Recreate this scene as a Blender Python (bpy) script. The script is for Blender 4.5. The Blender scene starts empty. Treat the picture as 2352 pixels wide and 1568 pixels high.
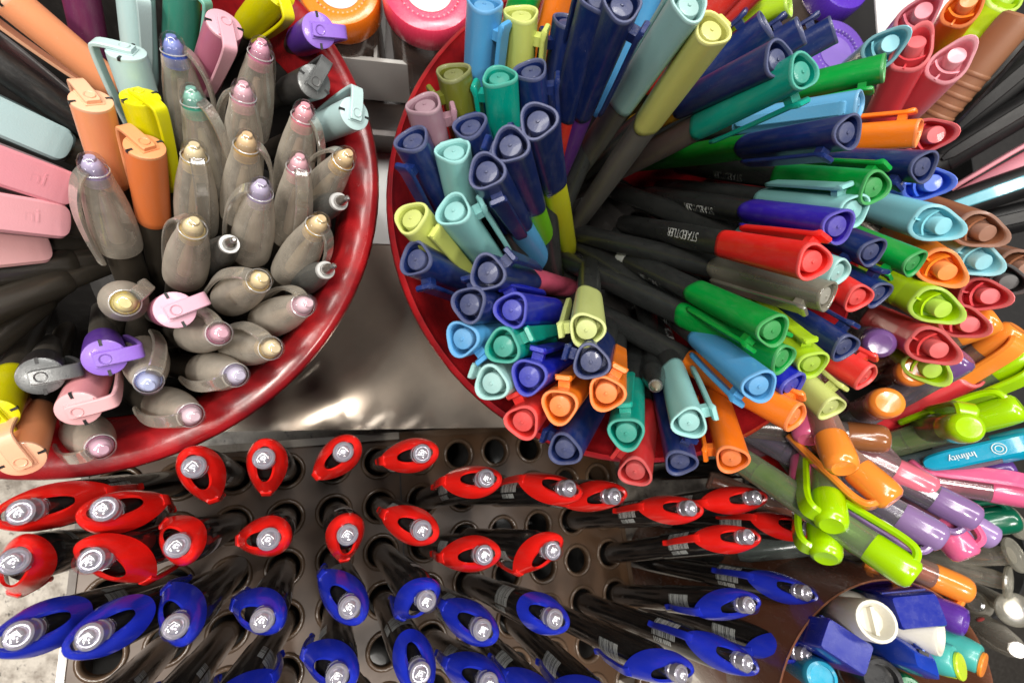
import bpy, math, random
from mathutils import Vector, Matrix
random.seed(7)
MM = 0.001
PI = math.pi
scene = bpy.context.scene
col = scene.collection

# ------------------------------------------------------------------ camera
PX = 2352.0                                   # pixel units used for measuring the photograph (2352 x 1568)
FOC = 1850 * PX / 4000
CX, CY = PX / 2, 784.0
def U(*v): return Vector(v).normalized()
zc = U(310, 167, 1850); xc = (Vector((1, 0, 0)) - zc.x * zc).normalized(); yc = zc.cross(xc)
CM = Matrix((xc, yc, zc))                     # camera coords -> world
CAM = Vector((0, 0, 280.0))                   # mm
cam_data = bpy.data.cameras.new('Camera')
cam_data.sensor_width = 36; cam_data.lens = 36 * 1850 / 4000
cam_data.clip_start = 0.005; cam_data.clip_end = 20
cam_data.dof.use_dof = True; cam_data.dof.focus_distance = 0.165; cam_data.dof.aperture_fstop = 15
cam_ob = bpy.data.objects.new('Camera', cam_data); col.objects.link(cam_ob)
cam_ob.matrix_world = Matrix.Translation(CAM * MM) @ CM.to_4x4()
scene.camera = cam_ob

# ------------------------------------------------------------------ light
world = bpy.data.worlds.new('World'); scene.world = world; world.use_nodes = True
bg = world.node_tree.nodes['Background']; bg.inputs[0].default_value = (0.9, 0.92, 1.0, 1); bg.inputs[1].default_value = 0.065
def area(name, loc, target, sx, sy, power, color=(1, 1, 1)):
    d = bpy.data.lights.new(name, 'AREA'); d.shape = 'RECTANGLE'; d.size = sx; d.size_y = sy; d.energy = power; d.color = color
    o = bpy.data.objects.new(name, d); col.objects.link(o); o.location = loc
    o.rotation_euler = (Vector(target) - Vector(loc)).to_track_quat('-Z', 'Y').to_euler(); return o
area('ceiling_tube_light', (-0.35, 0.35, 1.25), (0, 0.05, 0), 1.3, 0.16, 11.0, (1.0, 0.97, 0.92))
area('ceiling_tube_light', (0.45, 0.55, 1.25), (0.05, 0.05, 0), 1.3, 0.16, 11.0, (1.0, 0.97, 0.92))
area('ceiling_spot_panel', (-0.30, -0.11, 1.25), (-0.05, 0, 0), 0.26, 0.07, 7.0, (1.0, 0.93, 0.84))
area('ceiling_spot_panel', (0.35, -0.35, 1.2), (0.05, 0, 0), 0.18, 0.18, 5.0, (1.0, 0.95, 0.88))
scene.view_settings.view_transform = 'Standard'; scene.view_settings.look = 'None'
scene.view_settings.exposure = 0.25; scene.view_settings.gamma = 1
scene.cycles.use_denoising = True
scene.cycles.max_bounces = 8; scene.cycles.transparent_max_bounces = 16; scene.cycles.sample_clamp_indirect = 4
scene.cycles.caustics_reflective = False; scene.cycles.caustics_refractive = False

# ------------------------------------------------------------------ measuring
def ray(o): return CM @ Vector(((o[0] - CX) / FOC, -(o[1] - CY) / FOC, -1.0))
def project(P):
    v = CM.transposed() @ (Vector(P) - CAM); return (CX - v.x / v.z * FOC, CY + v.y / v.z * FOC)
def on_z(o, z):
    r = ray(o); return CAM + r * ((z - CAM.z) / r.z)
def at_depth(o, d): return CAM + ray(o) * d

# ------------------------------------------------------------------ materials
MATS = {}
def nt(name):
    m = bpy.data.materials.new(name); m.use_nodes = True
    t = m.node_tree; t.nodes.clear(); return m, t
def mix(t, a, b, fac):
    n = t.nodes.new('ShaderNodeMix'); n.data_type = 'RGBA'
    for sock, v in ((n.inputs[0], fac), (n.inputs[6], a), (n.inputs[7], b)):
        if hasattr(v, 'links'): t.links.new(v, sock)
        elif isinstance(v, (int, float)): sock.default_value = v
        else: sock.default_value = (*v[:3], 1)
    return n.outputs[2]
def math_n(t, op, a, b=0.5, clamp=False):
    n = t.nodes.new('ShaderNodeMath'); n.operation = op; n.use_clamp = clamp
    for i, v in enumerate((a, b)):
        if hasattr(v, 'links'): t.links.new(v, n.inputs[i])
        else: n.inputs[i].default_value = v
    return n.outputs[0]
def coords(t):
    tc = t.nodes.new('ShaderNodeTexCoord'); oi = t.nodes.new('ShaderNodeObjectInfo')
    va = t.nodes.new('ShaderNodeVectorMath'); va.operation = 'ADD'
    t.links.new(tc.outputs['Object'], va.inputs[0])
    cmb = t.nodes.new('ShaderNodeCombineXYZ')
    for i in range(3): t.links.new(oi.outputs['Random'], cmb.inputs[i])
    t.links.new(cmb.outputs[0], va.inputs[1])
    return va.outputs[0]
def noise(t, vec, scale, detail=4, rough=0.6):
    n = t.nodes.new('ShaderNodeTexNoise'); n.inputs['Scale'].default_value = scale
    n.inputs['Detail'].default_value = detail; n.inputs['Roughness'].default_value = rough
    t.links.new(vec, n.inputs['Vector']); return n.outputs['Fac']
def ramp(t, x, lo, hi):
    n = t.nodes.new('ShaderNodeMapRange'); n.inputs[1].default_value = lo; n.inputs[2].default_value = hi
    t.links.new(x, n.inputs[0]); return n.outputs[0]
def bump(t, h, strength, dist=0.0003):
    b = t.nodes.new('ShaderNodeBump'); b.inputs['Strength'].default_value = strength; b.inputs['Distance'].default_value = dist
    t.links.new(h, b.inputs['Height']); return b.outputs[0]
def out(t, sh):
    o = t.nodes.new('ShaderNodeOutputMaterial'); t.links.new(sh, o.inputs['Surface'])
def plastic(color, rough=0.38, wear=0.35, metal=0.0, coat=0.22, sss=0.0):
    rough = max(0.12, rough - 0.08)
    key = ('pl', tuple(round(c, 3) for c in color), rough, wear, metal, coat)
    if key in MATS: return MATS[key]
    m, t = nt('plastic'); v = coords(t)
    mp = t.nodes.new('ShaderNodeMapping'); mp.inputs['Scale'].default_value = (1, 1, 0.35); t.links.new(v, mp.inputs['Vector'])
    n1 = noise(t, mp.outputs[0], 330, 6, 0.7); n2 = noise(t, v, 1700, 3, 0.6); n3 = noise(t, mp.outputs[0], 75, 4)
    dust = [c * 0.72 + 0.22 * d for c, d in zip(color, (0.42, 0.40, 0.36))]
    dark = [c * 0.55 for c in color]
    f1 = math_n(t, 'MULTIPLY', ramp(t, n1, 0.46, 0.8), wear)
    base = mix(t, color, dust, f1)
    base = mix(t, base, dark, math_n(t, 'MULTIPLY', ramp(t, n3, 0.45, 0.8), wear * 0.6))
    speck = math_n(t, 'MULTIPLY', ramp(t, n2, 0.68, 0.76), wear)
    base = mix(t, base, [min(1, c * 0.6 + 0.35) for c in color], speck)
    p = t.nodes.new('ShaderNodeBsdfPrincipled')
    t.links.new(base, p.inputs['Base Color'])
    p.inputs['Metallic'].default_value = metal
    t.links.new(math_n(t, 'ADD', math_n(t, 'MULTIPLY', n1, 0.3), rough - 0.12), p.inputs['Roughness'])
    if coat: p.inputs['Coat Weight'].default_value = coat; p.inputs['Coat Roughness'].default_value = 0.08
    t.links.new(bump(t, n2, 0.25 * (0.4 + wear)), p.inputs['Normal'])
    out(t, p.outputs[0]); MATS[key] = m; return m
def clear(tint, opacity=0.25, dust=(0.42, 0.38, 0.32), rough=0.18, edge=0.6, wear=0.5):
    key = ('cl', tuple(round(c, 3) for c in tint), opacity, dust, rough, edge, wear)
    if key in MATS: return MATS[key]
    m, t = nt('clear_plastic'); v = coords(t)
    n1 = noise(t, v, 95, 5, 0.62); n2 = noise(t, v, 1300, 3)
    tr = t.nodes.new('ShaderNodeBsdfTransparent'); tr.inputs[0].default_value = (*tint, 1)
    p = t.nodes.new('ShaderNodeBsdfDiffuse'); p.inputs['Color'].default_value = (*dust, 1)
    lw = t.nodes.new('ShaderNodeLayerWeight'); lw.inputs[0].default_value = 0.35
    f = math_n(t, 'ADD', math_n(t, 'MULTIPLY', lw.outputs['Facing'], edge), opacity)
    f = math_n(t, 'ADD', f, math_n(t, 'MULTIPLY', math_n(t, 'SUBTRACT', n1, 0.5), wear), True)
    ms = t.nodes.new('ShaderNodeMixShader'); t.links.new(f, ms.inputs[0]); t.links.new(tr.outputs[0], ms.inputs[1]); t.links.new(p.outputs[0], ms.inputs[2])
    g = t.nodes.new('ShaderNodeBsdfGlossy'); g.inputs['Roughness'].default_value = rough
    t.links.new(bump(t, n2, 0.12), g.inputs['Normal'])
    l2 = t.nodes.new('ShaderNodeLayerWeight'); l2.inputs[0].default_value = 0.5
    m2 = t.nodes.new('ShaderNodeMixShader'); t.links.new(math_n(t, 'ADD', math_n(t, 'MULTIPLY', l2.outputs['Fresnel'], 0.42), 0.06), m2.inputs[0])
    t.links.new(ms.outputs[0], m2.inputs[1]); t.links.new(g.outputs[0], m2.inputs[2])
    out(t, m2.outputs[0]); MATS[key] = m; return m
def crystal():
    if 'crystal' in MATS: return MATS['crystal']
    m, t = nt('crystal_plastic')
    g = t.nodes.new('ShaderNodeBsdfGlossy'); g.inputs['Roughness'].default_value = 0.04
    tr = t.nodes.new('ShaderNodeBsdfTransparent'); tr.inputs[0].default_value = (0.97, 0.97, 0.98, 1)
    lw = t.nodes.new('ShaderNodeLayerWeight'); lw.inputs[0].default_value = 0.45
    ms = t.nodes.new('ShaderNodeMixShader')
    t.links.new(math_n(t, 'ADD', math_n(t, 'MULTIPLY', lw.outputs['Fresnel'], 0.22), 0.06, True), ms.inputs[0])
    t.links.new(tr.outputs[0], ms.inputs[1]); t.links.new(g.outputs[0], ms.inputs[2])
    out(t, ms.outputs[0]); MATS['crystal'] = m; return m
def leather():
    m, t = nt('red_lacquer'); tc = t.nodes.new('ShaderNodeTexCoord'); v = tc.outputs['Object']
    n1 = noise(t, v, 45, 5, 0.65); n2 = noise(t, v, 420, 4, 0.6)
    base = mix(t, (0.34, 0.01, 0.013), (0.13, 0.004, 0.008), ramp(t, n1, 0.4, 0.66))
    base = mix(t, base, (0.5, 0.2, 0.17), math_n(t, 'MULTIPLY', ramp(t, noise(t, v, 1900, 2), 0.7, 0.78), 0.5))
    p = t.nodes.new('ShaderNodeBsdfPrincipled'); t.links.new(base, p.inputs['Base Color'])
    t.links.new(math_n(t, 'ADD', math_n(t, 'MULTIPLY', n1, 0.3), 0.16), p.inputs['Roughness'])
    p.inputs['Coat Weight'].default_value = 0.3; p.inputs['Coat Roughness'].default_value = 0.15
    t.links.new(bump(t, n2, 0.12, 0.0006), p.inputs['Normal']); out(t, p.outputs[0]); return m
def granite():
    m, t = nt('granite'); tc = t.nodes.new('ShaderNodeTexCoord'); v = tc.outputs['Object']
    n1 = noise(t, v, 70, 6, 0.7); n2 = noise(t, v, 260, 5, 0.7)
    b = mix(t, (0.62, 0.57, 0.5), (0.3, 0.26, 0.22), ramp(t, n1, 0.45, 0.65))
    b = mix(t, b, (0.06, 0.05, 0.045), ramp(t, n2, 0.58, 0.68))
    p = t.nodes.new('ShaderNodeBsdfPrincipled'); t.links.new(b, p.inputs['Base Color']); p.inputs['Roughness'].default_value = 0.35
    t.links.new(bump(t, n2, 0.3, 0.001), p.inputs['Normal']); out(t, p.outputs[0]); return m
def smoked(base=(0.09, 0.065, 0.045), rough=0.12, var=0.5, rvar=0.25):
    m, t = nt('smoked_acrylic'); tc = t.nodes.new('ShaderNodeTexCoord'); v = tc.outputs['Object']
    n1 = noise(t, v, 30, 5, 0.6); n2 = noise(t, v, 900, 3)
    b = mix(t, base, [c * 0.45 for c in base], math_n(t, 'MULTIPLY', ramp(t, n1, 0.35, 0.7), var))
    b = mix(t, b, [c * 2.5 + 0.04 for c in base], math_n(t, 'MULTIPLY', ramp(t, n2, 0.68, 0.78), 0.4))
    p = t.nodes.new('ShaderNodeBsdfPrincipled'); t.links.new(b, p.inputs['Base Color'])
    t.links.new(math_n(t, 'ADD', math_n(t, 'MULTIPLY', n1, rvar), rough), p.inputs['Roughness'])
    out(t, p.outputs[0]); return m
def shelfmat():
    m, t = nt('polished_shelf'); tc = t.nodes.new('ShaderNodeTexCoord'); v = tc.outputs['Object']
    n1 = noise(t, v, 18, 4, 0.6)
    p = t.nodes.new('ShaderNodeBsdfPrincipled'); t.links.new(mix(t, (0.52, 0.44, 0.36), (0.36, 0.31, 0.26), ramp(t, n1, 0.35, 0.65)), p.inputs['Base Color'])
    p.inputs['Metallic'].default_value = 0.6; t.links.new(math_n(t, 'ADD', math_n(t, 'MULTIPLY', n1, 0.02), 0.1), p.inputs['Roughness'])
    out(t, p.outputs[0]); return m
INK = plastic((0.012, 0.012, 0.013), 0.45, 0.3)
BODY = plastic((0.022, 0.024, 0.0235), 0.36, 0.16)
GLOSSY = plastic((0.01, 0.009, 0.009), 0.24, 0.15, coat=0.6)
STEEL = plastic((0.5, 0.48, 0.46), 0.3, 0.2, metal=0.9)
WHITEPRINT = plastic((0.5, 0.52, 0.5), 0.6, 0.3)
SMOKE = clear((0.42, 0.38, 0.32), 0.4, (0.06, 0.05, 0.038), 0.3)
CLEARCAP = clear((0.86, 0.82, 0.76), 0.13, (0.88, 0.79, 0.66), 0.07, 0.44, 0.35)
CRYSTAL = crystal()
WHITISH = clear((0.97, 0.96, 0.95), 0.42, (0.85, 0.84, 0.82), 0.08, 0.3, 0.1)

# ------------------------------------------------------------------ mesh helpers (mm, z up, base of every pen at z = 0)
MESH = {}
def mesh(key, verts, faces, sharp=40):
    me = bpy.data.meshes.new(key); me.from_pydata([Vector(v) * MM for v in verts], [], faces); me.update()
    for p in me.polygons: p.use_smooth = True
    me.set_sharp_from_angle(angle=math.radians(sharp)); me.materials.append(None); return me
def loft(rings, cap0=True, cap1=True, closed=False):
    n = len(rings[0]); v = [p for r in rings for p in r]; f = []
    m = len(rings)
    for i in range(m if closed else m - 1):
        a, b = i * n, ((i + 1) % m) * n
        for j in range(n):
            k = (j + 1) % n; f.append((a + j, a + k, b + k, b + j))
    if not closed:
        if cap0: f.append(tuple(range(n - 1, -1, -1)))
        if cap1: f.append(tuple(range((m - 1) * n, m * n)))
    return v, f
def join(*parts):
    V, Fc = [], []
    for v, f in parts:
        o = len(V); V += list(v); Fc += [tuple(i + o for i in q) for q in f]
    return V, Fc
def ring(r, z, n=24, k=0.0, cx=0.0, cy=0.0, slant=0.0):
    o = []
    for i in range(n):
        a = 2 * PI * i / n; rr = r * (1 - k * math.cos(3 * a)); x = cx + rr * math.cos(a)
        o.append((x, cy + rr * math.sin(a), z - slant * x))
    return o
def lathe(prof, n=24, k=0.0, cap0=True, cap1=True, cx=0.0, cy=0.0): return loft([ring(r, z, n, k, cx, cy) for r, z in prof], cap0, cap1)
def box(x0, x1, y0, y1, z0, z1):
    v = [(x, y, z) for z in (z0, z1) for x, y in ((x0, y0), (x1, y0), (x1, y1), (x0, y1))]
    return v, [(3, 2, 1, 0), (4, 5, 6, 7), (0, 1, 5, 4), (1, 2, 6, 5), (2, 3, 7, 6), (3, 0, 4, 7)]
def strap(path, widths, thick, bev=0.3):
    """bar that follows a path in the local xz plane, its width along y, with rounded corners"""
    P = [Vector((x, 0, z)) for x, z in path]; rings = []
    for i, p in enumerate(P):
        tg = (P[min(i + 1, len(P) - 1)] - P[max(i - 1, 0)]).normalized(); nrm = Vector((-tg.z, 0, tg.x))
        w = widths[i] / 2; h = (thick[i] if isinstance(thick, (list, tuple)) else thick) / 2; b = min(bev, w * 0.6, h * 0.7)
        rings.append([tuple(p + nrm * a + Vector((0, c, 0))) for a, c in
                      ((-h, -w + b), (-h + b, -w), (h - b, -w), (h, -w + b), (h, w - b), (h - b, w), (-h + b, w), (-h, w - b))])
    return loft(rings)
def smooth_path(path, n=5):
    o = []
    for i in range(len(path) - 1):
        p0, p1, p2, p3 = path[max(i - 1, 0)], path[i], path[i + 1], path[min(i + 2, len(path) - 1)]
        for j in range(n):
            t = j / n
            o.append(tuple(0.5 * (2 * b + (c - a) * t + (2 * a - 5 * b + 4 * c - d) * t * t + (3 * b - a - 3 * c + d) * t ** 3) for a, b, c, d in zip(p0, p1, p2, p3)))
    o.append(path[-1]); return o
def get(key, fn, sharp=40):
    if key not in MESH: v, f = fn(); MESH[key] = mesh(key.split('/')[-1], v, f, sharp)
    return MESH[key]

# ------------------------------------------------------------------ objects
THINGS = []
def part(name, me, mat, parent, label=None):
    o = bpy.data.objects.new(name, me); col.objects.link(o)
    o.material_slots[0].link = 'OBJECT'; o.material_slots[0].material = mat
    o.parent = parent
    if label: o['label'] = label
    return o
def structure(name, vf, mat, sharp=40):
    o = bpy.data.objects.new(name, mesh(name, *vf, sharp)); col.objects.link(o); o.data.materials[0] = mat; o['kind'] = 'structure'; return o
def root(name, M):
    o = bpy.data.objects.new(name, None); o.empty_display_size = 0.01; col.objects.link(o); o.matrix_world = M; return o
def frame(base, axis, xdir):
    z = axis.normalized(); x = (xdir - z * xdir.dot(z))
    if x.length < 1e-4: x = Vector((1, 0, 0)) - z * z.x
    x.normalize(); y = z.cross(x)
    R = Matrix((x, y, z)).transposed().to_4x4(); return Matrix.Translation(base * MM) @ R
def clip_dir(angle, P0):
    if angle is None: return CAM - P0
    if angle == 'away': return P0 - CAM
    a = math.radians(angle); return CM @ Vector((math.cos(a), math.sin(a), 0))
BASES = {}
def solve(tip, toward, z0, zb, L, home=None, junction=None):
    """pose of a pen whose end is seen at `tip`, whose axis runs towards `toward`, and which stands on height zb"""
    def pose(z0):
        P0 = on_z(tip, z0); a = (P0 - CAM).normalized(); n = a.cross(ray(toward)).normalized(); b = n.cross(a)
        if b.dot(ray(toward)) < 0: b = -b
        want = -(z0 - zb) / L; best = None
        for i in range(2, 130):
            ph = math.radians(i); d = a * math.cos(ph) + b * math.sin(ph); e = abs(d.z - want) * 60
            if home: e += 0.012 * ((P0 + d * L).xy - Vector(home)).length
            if home is CL or (tip[0] > 1850 and tip[1] > 1050 and tip[1] < 1400): e -= 1.4 * ph
            if best is None or e < best[0]: best = (e, d)
        return P0, best[1]
    if junction:
        best = None
        for k in range(-8, 9):
            zz = z0 + k * 3; P0, d = pose(zz); q = project(P0 + d * junction)
            e = math.hypot(q[0] - toward[0], q[1] - toward[1]) + abs(k) * 2.0
            if best is None or e < best[0]: best = (e, P0, d)
        return best[1], best[2]
    return pose(z0)
GROUPS = {'fineliner': 'fineliners standing in the round red cup', 'rollerball': 'rollerballs standing in the slanted rack'}
def thing(name, M, desc, category, tip, where, group=None):
    o = root(name, M); o['category'] = category
    if group: o['group'] = group
    THINGS.append(dict(o=o, desc=desc, tip=tip, where=where)); return o

CL = (-122.6, 71.0); CR = (83.7, 71.2); RIM_R, RIM_Z = 102.0, 105.0

# ---- pen kinds
def m_fl_body(): return lathe([(2.6, 0), (3.6, 1.2), (4.5, 6), (5.0, 20), (5.1, 90), (4.75, 112), (4.4, 118)], 24, 0.07)
def m_fl_cap():
    L = 160; k = 0.10
    return loft([ring(4.5, L - 46, 30, k), ring(4.9, L - 45.5, 30, k), ring(5.0, L - 43, 30, k), ring(5.2, L - 12, 30, k), ring(5.25, L - 0.9, 30, k), ring(4.3, L - 0.9, 30, k), ring(4.1, L - 9, 30, k)], False, True)
def m_fl_rim():
    L = 160; k = 0.10
    return loft([ring(5.27, L - 1.0, 30, k), ring(5.32, L - 0.35, 30, k), ring(5.12, L, 30, k), ring(4.6, L, 30, k), ring(4.38, L - 0.3, 30, k), ring(4.34, L - 1.6, 30, k)], False, False, True)
def m_fl_plug():
    L = 160; return lathe([(3.0, L - 9), (3.15, L - 1.15), (2.95, L - 0.85), (1.6, L - 0.62), (0.55, L - 0.55), (0.45, L - 0.2), (0.1, L - 0.15)], 24)
def m_fl_clip():
    L = 160
    bar = strap([(8.0, L - 2.6), (7.9, L - 3.4), (7.5, L - 6), (7.4, L - 24), (7.1, L - 39), (6.7, L - 42), (6.5, L - 43)], [4.2, 5.0, 5.0, 4.7, 4.5, 3.4, 1.6], [1.2, 1.9, 1.5, 1.5, 1.5, 1.4, 1.0], 0.35)
    return join(bar, box(4.4, 7.2, -1.7, 1.7, L - 8.0, L - 5.2), box(7.9, 8.7, -2.4, 2.4, L - 4.3, L - 3.2))
def m_fl_ring(): return lathe([(4.45, 113.4), (4.62, 113.6), (4.62, 114.3), (4.5, 114.6)], 24, 0.07)
RIMMIX = lambda c: [min(1, x * 0.95 + 0.055) for x in c]
def fineliner(tip, toward, cname, c, clip=None, body=None, z0=None, junction=False, where='right red cup', home=CR, text=None, extra=None, capmat=None):
    if z0 is None: z0 = 146 - 16 * max(0, min(1, (tip[0] - 1300) / 800))
    P0, d = solve(tip, toward, z0, 8, 160, home, 46 if junction else None)
    base = P0 + d * 160
    M = frame(base, -d, clip_dir(clip, P0))
    t = thing('fineliner', M, cname + ' fineliner', 'pen', tip, where, 'fineliners in the right red cup')
    BASES[t.name] = base
    bm = plastic(body, 0.5, 0.3) if body else BODY
    part('barrel', get('fl/barrel', m_fl_body), bm, t)
    cm = capmat or plastic(c, 0.4, 0.4)
    k = part('cap', get('fl/cap', m_fl_cap), cm, t)
    part('rim', get('fl/rim', m_fl_rim), capmat or plastic(RIMMIX(c), 0.5, 0.4), k)
    part('plug', get('fl/plug', m_fl_plug), plastic([x * 0.8 + 0.035 for x in c], 0.55, 0.5), k)
    if clip != 'none': part('clip', get('fl/clip', m_fl_clip), cm, k)
    part('seal_ring', get('fl/seal_ring', m_fl_ring), plastic((0.09, 0.09, 0.085), 0.4, 0.3), t)
    if cname == 'green' and tip == (1778, 761):
        lc = t.matrix_world.inverted() @ (CAM * MM); an = math.atan2(lc.y, lc.x); V = []; Fc = []
        for q in range(7):
            for z in (43, 53): a_ = an - 0.45 + q * 0.15; V.append((5.3 * (1 - 0.07 * math.cos(3 * a_)) * math.cos(a_), 5.3 * (1 - 0.07 * math.cos(3 * a_)) * math.sin(a_), z))
        for q in range(6): Fc.append((2 * q, 2 * q + 2, 2 * q + 3, 2 * q + 1))
        part('print_patch', mesh('print_patch', V, Fc), WHITEPRINT, t)
    if tip in ((1965, 484), (1746, 889), (1778, 761), (1584, 973), (2012, 432)): wrap_text('STAEDTLER', t, 5.12, 84, 4.6, {1965: 20, 1746: 40, 1778: 50, 1584: -35, 2012: 30}[tip[0]], -1, mat=plastic((0.16, 0.165, 0.16), 0.6, 0.2))
    if tip in ((1235, 276), (1171, 331)): wrap_text('MADE', t, 5.05, 117, 3.0, -20, 1, 0.10, mat=plastic((0.12, 0.14, 0.26), 0.6, 0.2))
    if text: wrap_text(text[0], t, 5.12, text[1], text[2], text[3], text[4])
    return t
def wrap_text(s, parent, r, z, size, ang, flip=1, k=0.07, name='lettering', mat=None):
    lc = parent.matrix_world.inverted() @ (CAM * MM); ang = math.atan2(lc.y, lc.x) + math.radians(ang)
    cu = bpy.data.curves.new('lettering', 'FONT'); cu.body = s; cu.size = size * MM; cu.align_x = 'CENTER'; cu.align_y = 'CENTER'; cu.resolution_u = 2
    to = bpy.data.objects.new('lettering', cu); col.objects.link(to)
    me = bpy.data.meshes.new_from_object(to.evaluated_get(bpy.context.evaluated_depsgraph_get())); bpy.data.objects.remove(to)
    for v in me.vertices:
        along, across = v.co.x / MM, v.co.y / MM
        a = ang - flip * across / r; rr = r * (1 - k * math.cos(3 * a)) + 0.14
        v.co = Vector((rr * math.cos(a), rr * math.sin(a), z + flip * along)) * MM
    me.materials.clear(); me.materials.append(None)
    return part(name, me, mat or WHITEPRINT, parent)

# ---- rollerball in the rack
RL = 145.0
def m_rb_body(): return lathe([(3.6, 0), (5.6, 3), (6.0, 30), (6.0, RL - 62)], 24)
def m_rb_cap(): return lathe([(6.1, RL - 62), (6.6, RL - 61.5), (6.75, RL - 40), (6.7, RL - 20), (5.8, RL - 16), (3.9, RL - 13.5), (3.3, RL - 9.2)], 28)
def m_rb_stub(): return lathe([(3.6, RL - 9.5), (3.75, RL - 4.2), (3.6, RL - 2.6), (3.5, RL - 2.4), (3.25, RL - 1.2), (2.5, RL - 0.35), (1.3, RL), (0.3, RL + 0.05)], 28)
def m_rb_lens(): return lathe([(3.3, RL - 9.3), (3.35, RL - 7.5), (3.0, RL - 7.2), (3.0, RL - 6.2), (3.35, RL - 5.9), (3.35, RL - 3.6), (2.9, RL - 3.2), (2.5, RL - 3.6), (2.2, RL - 3.6), (1.9, RL - 2.6), (1.2, RL - 1.9), (0.3, RL - 1.7)], 24)
def m_rb_hood():
    n = 48; rings = []
    for i in range(n):
        a = 2 * PI * i / n; c, s = math.cos(a), math.sin(a); fr = (1 + c) / 2
        sg = lambda v, e: math.copysign(abs(v) ** e, v)
        I = Vector((1.5 + 6.0 * sg(c, 0.9), 3.2 * sg(s, 0.85), RL - 7.4 - 5.8 * c - 0.6 * s * s))
        O = Vector((2.6 + 9.2 * c, 7.1 * sg(s, 0.95) * (1 - 0.42 * fr ** 2), RL - 16.5 - 10.6 * c - 2.5 * s * s))
        nrm = Vector((c * (0.35 + 0.65 * (1 - fr)), s, 0.85)).normalized(); Q = []
        for q in range(6):
            u = q / 5; Q.append(I.lerp(O, u) + nrm * (0.85 * math.sin(PI * u ** 0.75) * (1 - 1.3 * fr ** 6)))
        rings.append([tuple(q) for q in Q] + [tuple(q - nrm * 1.1) for q in reversed(Q)])
    return loft(rings, closed=True)
def m_rb_hood_short():
    n = 48; rings = []
    for i in range(n):
        a = 2 * PI * i / n; c, s = math.cos(a), math.sin(a); fr = (1 + c) / 2
        sg = lambda v, e: math.copysign(abs(v) ** e, v)
        I = Vector((1.5 + 6.0 * sg(c, 0.9), 3.2 * sg(s, 0.85), RL - 6.6 - 5.0 * c - 0.6 * s * s))
        O = Vector((1.7 + 7.8 * c, 7.1 * sg(s, 0.9) * (1 - 0.2 * fr ** 2), RL - 12.5 - 6.4 * c - 2.5 * s * s))
        nrm = Vector((c * (0.35 + 0.65 * (1 - fr)), s, 0.85)).normalized(); Q = []
        for q in range(6):
            u = q / 5; Q.append(I.lerp(O, u) + nrm * (0.85 * math.sin(PI * u ** 0.75) * (1 - 1.3 * fr ** 6)))
        rings.append([tuple(q) for q in Q] + [tuple(q - nrm * 1.1) for q in reversed(Q)])
    return loft(rings, closed=True)
def m_rb_clip():
    return strap(smooth_path([(10.2, RL - 24), (11.2, RL - 27), (11.0, RL - 34), (10.2, RL - 43), (8.9, RL - 49), (9.6, RL - 52)]), [3.8 - 0.05 * i for i in range(26)], 1.5, 0.4)
def m_rb_tag():
    V, Fc = [], []
    def strip(a0, a1, z0, z1, rr):
        o = len(V)
        for j in range(5):
            a = a0 + (a1 - a0) * j / 4
            V.extend([(rr * math.cos(a), rr * math.sin(a), z0), (rr * math.cos(a), rr * math.sin(a), z1)])
        for j in range(4): Fc.append((o + 2 * j, o + 2 * j + 2, o + 2 * j + 3, o + 2 * j + 1))
    random.seed(3); z = RL - 52
    while z < RL - 37:
        w = random.choice((0.3, 0.45, 0.7)); strip(-0.75, 0.5, z, z + w, 6.82); z += w + random.choice((0.25, 0.4, 0.6))
    for i in range(9): strip(0.6, 0.9, RL - 51 + i * 1.3, RL - 51 + i * 1.3 + random.choice((0.5, 0.9)), 6.82)
    strip(2.6, 3.6, RL - 34, RL - 30, 6.82); strip(2.6, 3.6, RL - 29, RL - 28, 6.82)
    return V, Fc

LS = 1.03; LZ = 0.95
# ---- disc ended marker (left cup)
def m_mk_body(): return lathe([(4.2, -11), (5.2, -7), (5.4, 60), (5.3, 108)], 24)
def m_mk_cap(): return lathe([(5.2, 107), (6.1, 108), (6.5, 111), (6.7, 124), (6.75, 139), (6.6, 140)], 30)
def m_mk_disc(): return lathe([(6.6, 139.4), (6.72, 140), (6.6, 140.5), (5.6, 140.75), (0.2, 140.8)], 30)
def m_mk_arm():
    return strap(smooth_path([(-2.9, 141.5), (0, 141.6), (5, 141.7), (9.6, 141.3), (10.9, 139.6), (10.8, 133), (9.6, 122), (8.0, 112.5), (7.2, 110)], 4), [4.6, 4.9] + [5.3] * 14 + [5.2 - 0.1 * i for i in range(17)], 1.5, 0.35)
def m_mk_dimple():
    return lathe([(1.25, 142.0), (1.45, 142.45), (1.8, 142.6), (1.95, 142.4), (2.0, 142.2)], 20, cap0=True, cap1=False)
def m_mk_slot(): return box(-0.5, 0.5, 4.6, 6.9, 139.9, 140.82)  # solid dark box paints the shade of a hole in the disc
def m_mk_plate(): return box(-3.4, 5.4, -3.1, 3.1, 140.6, 141.05)
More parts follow.
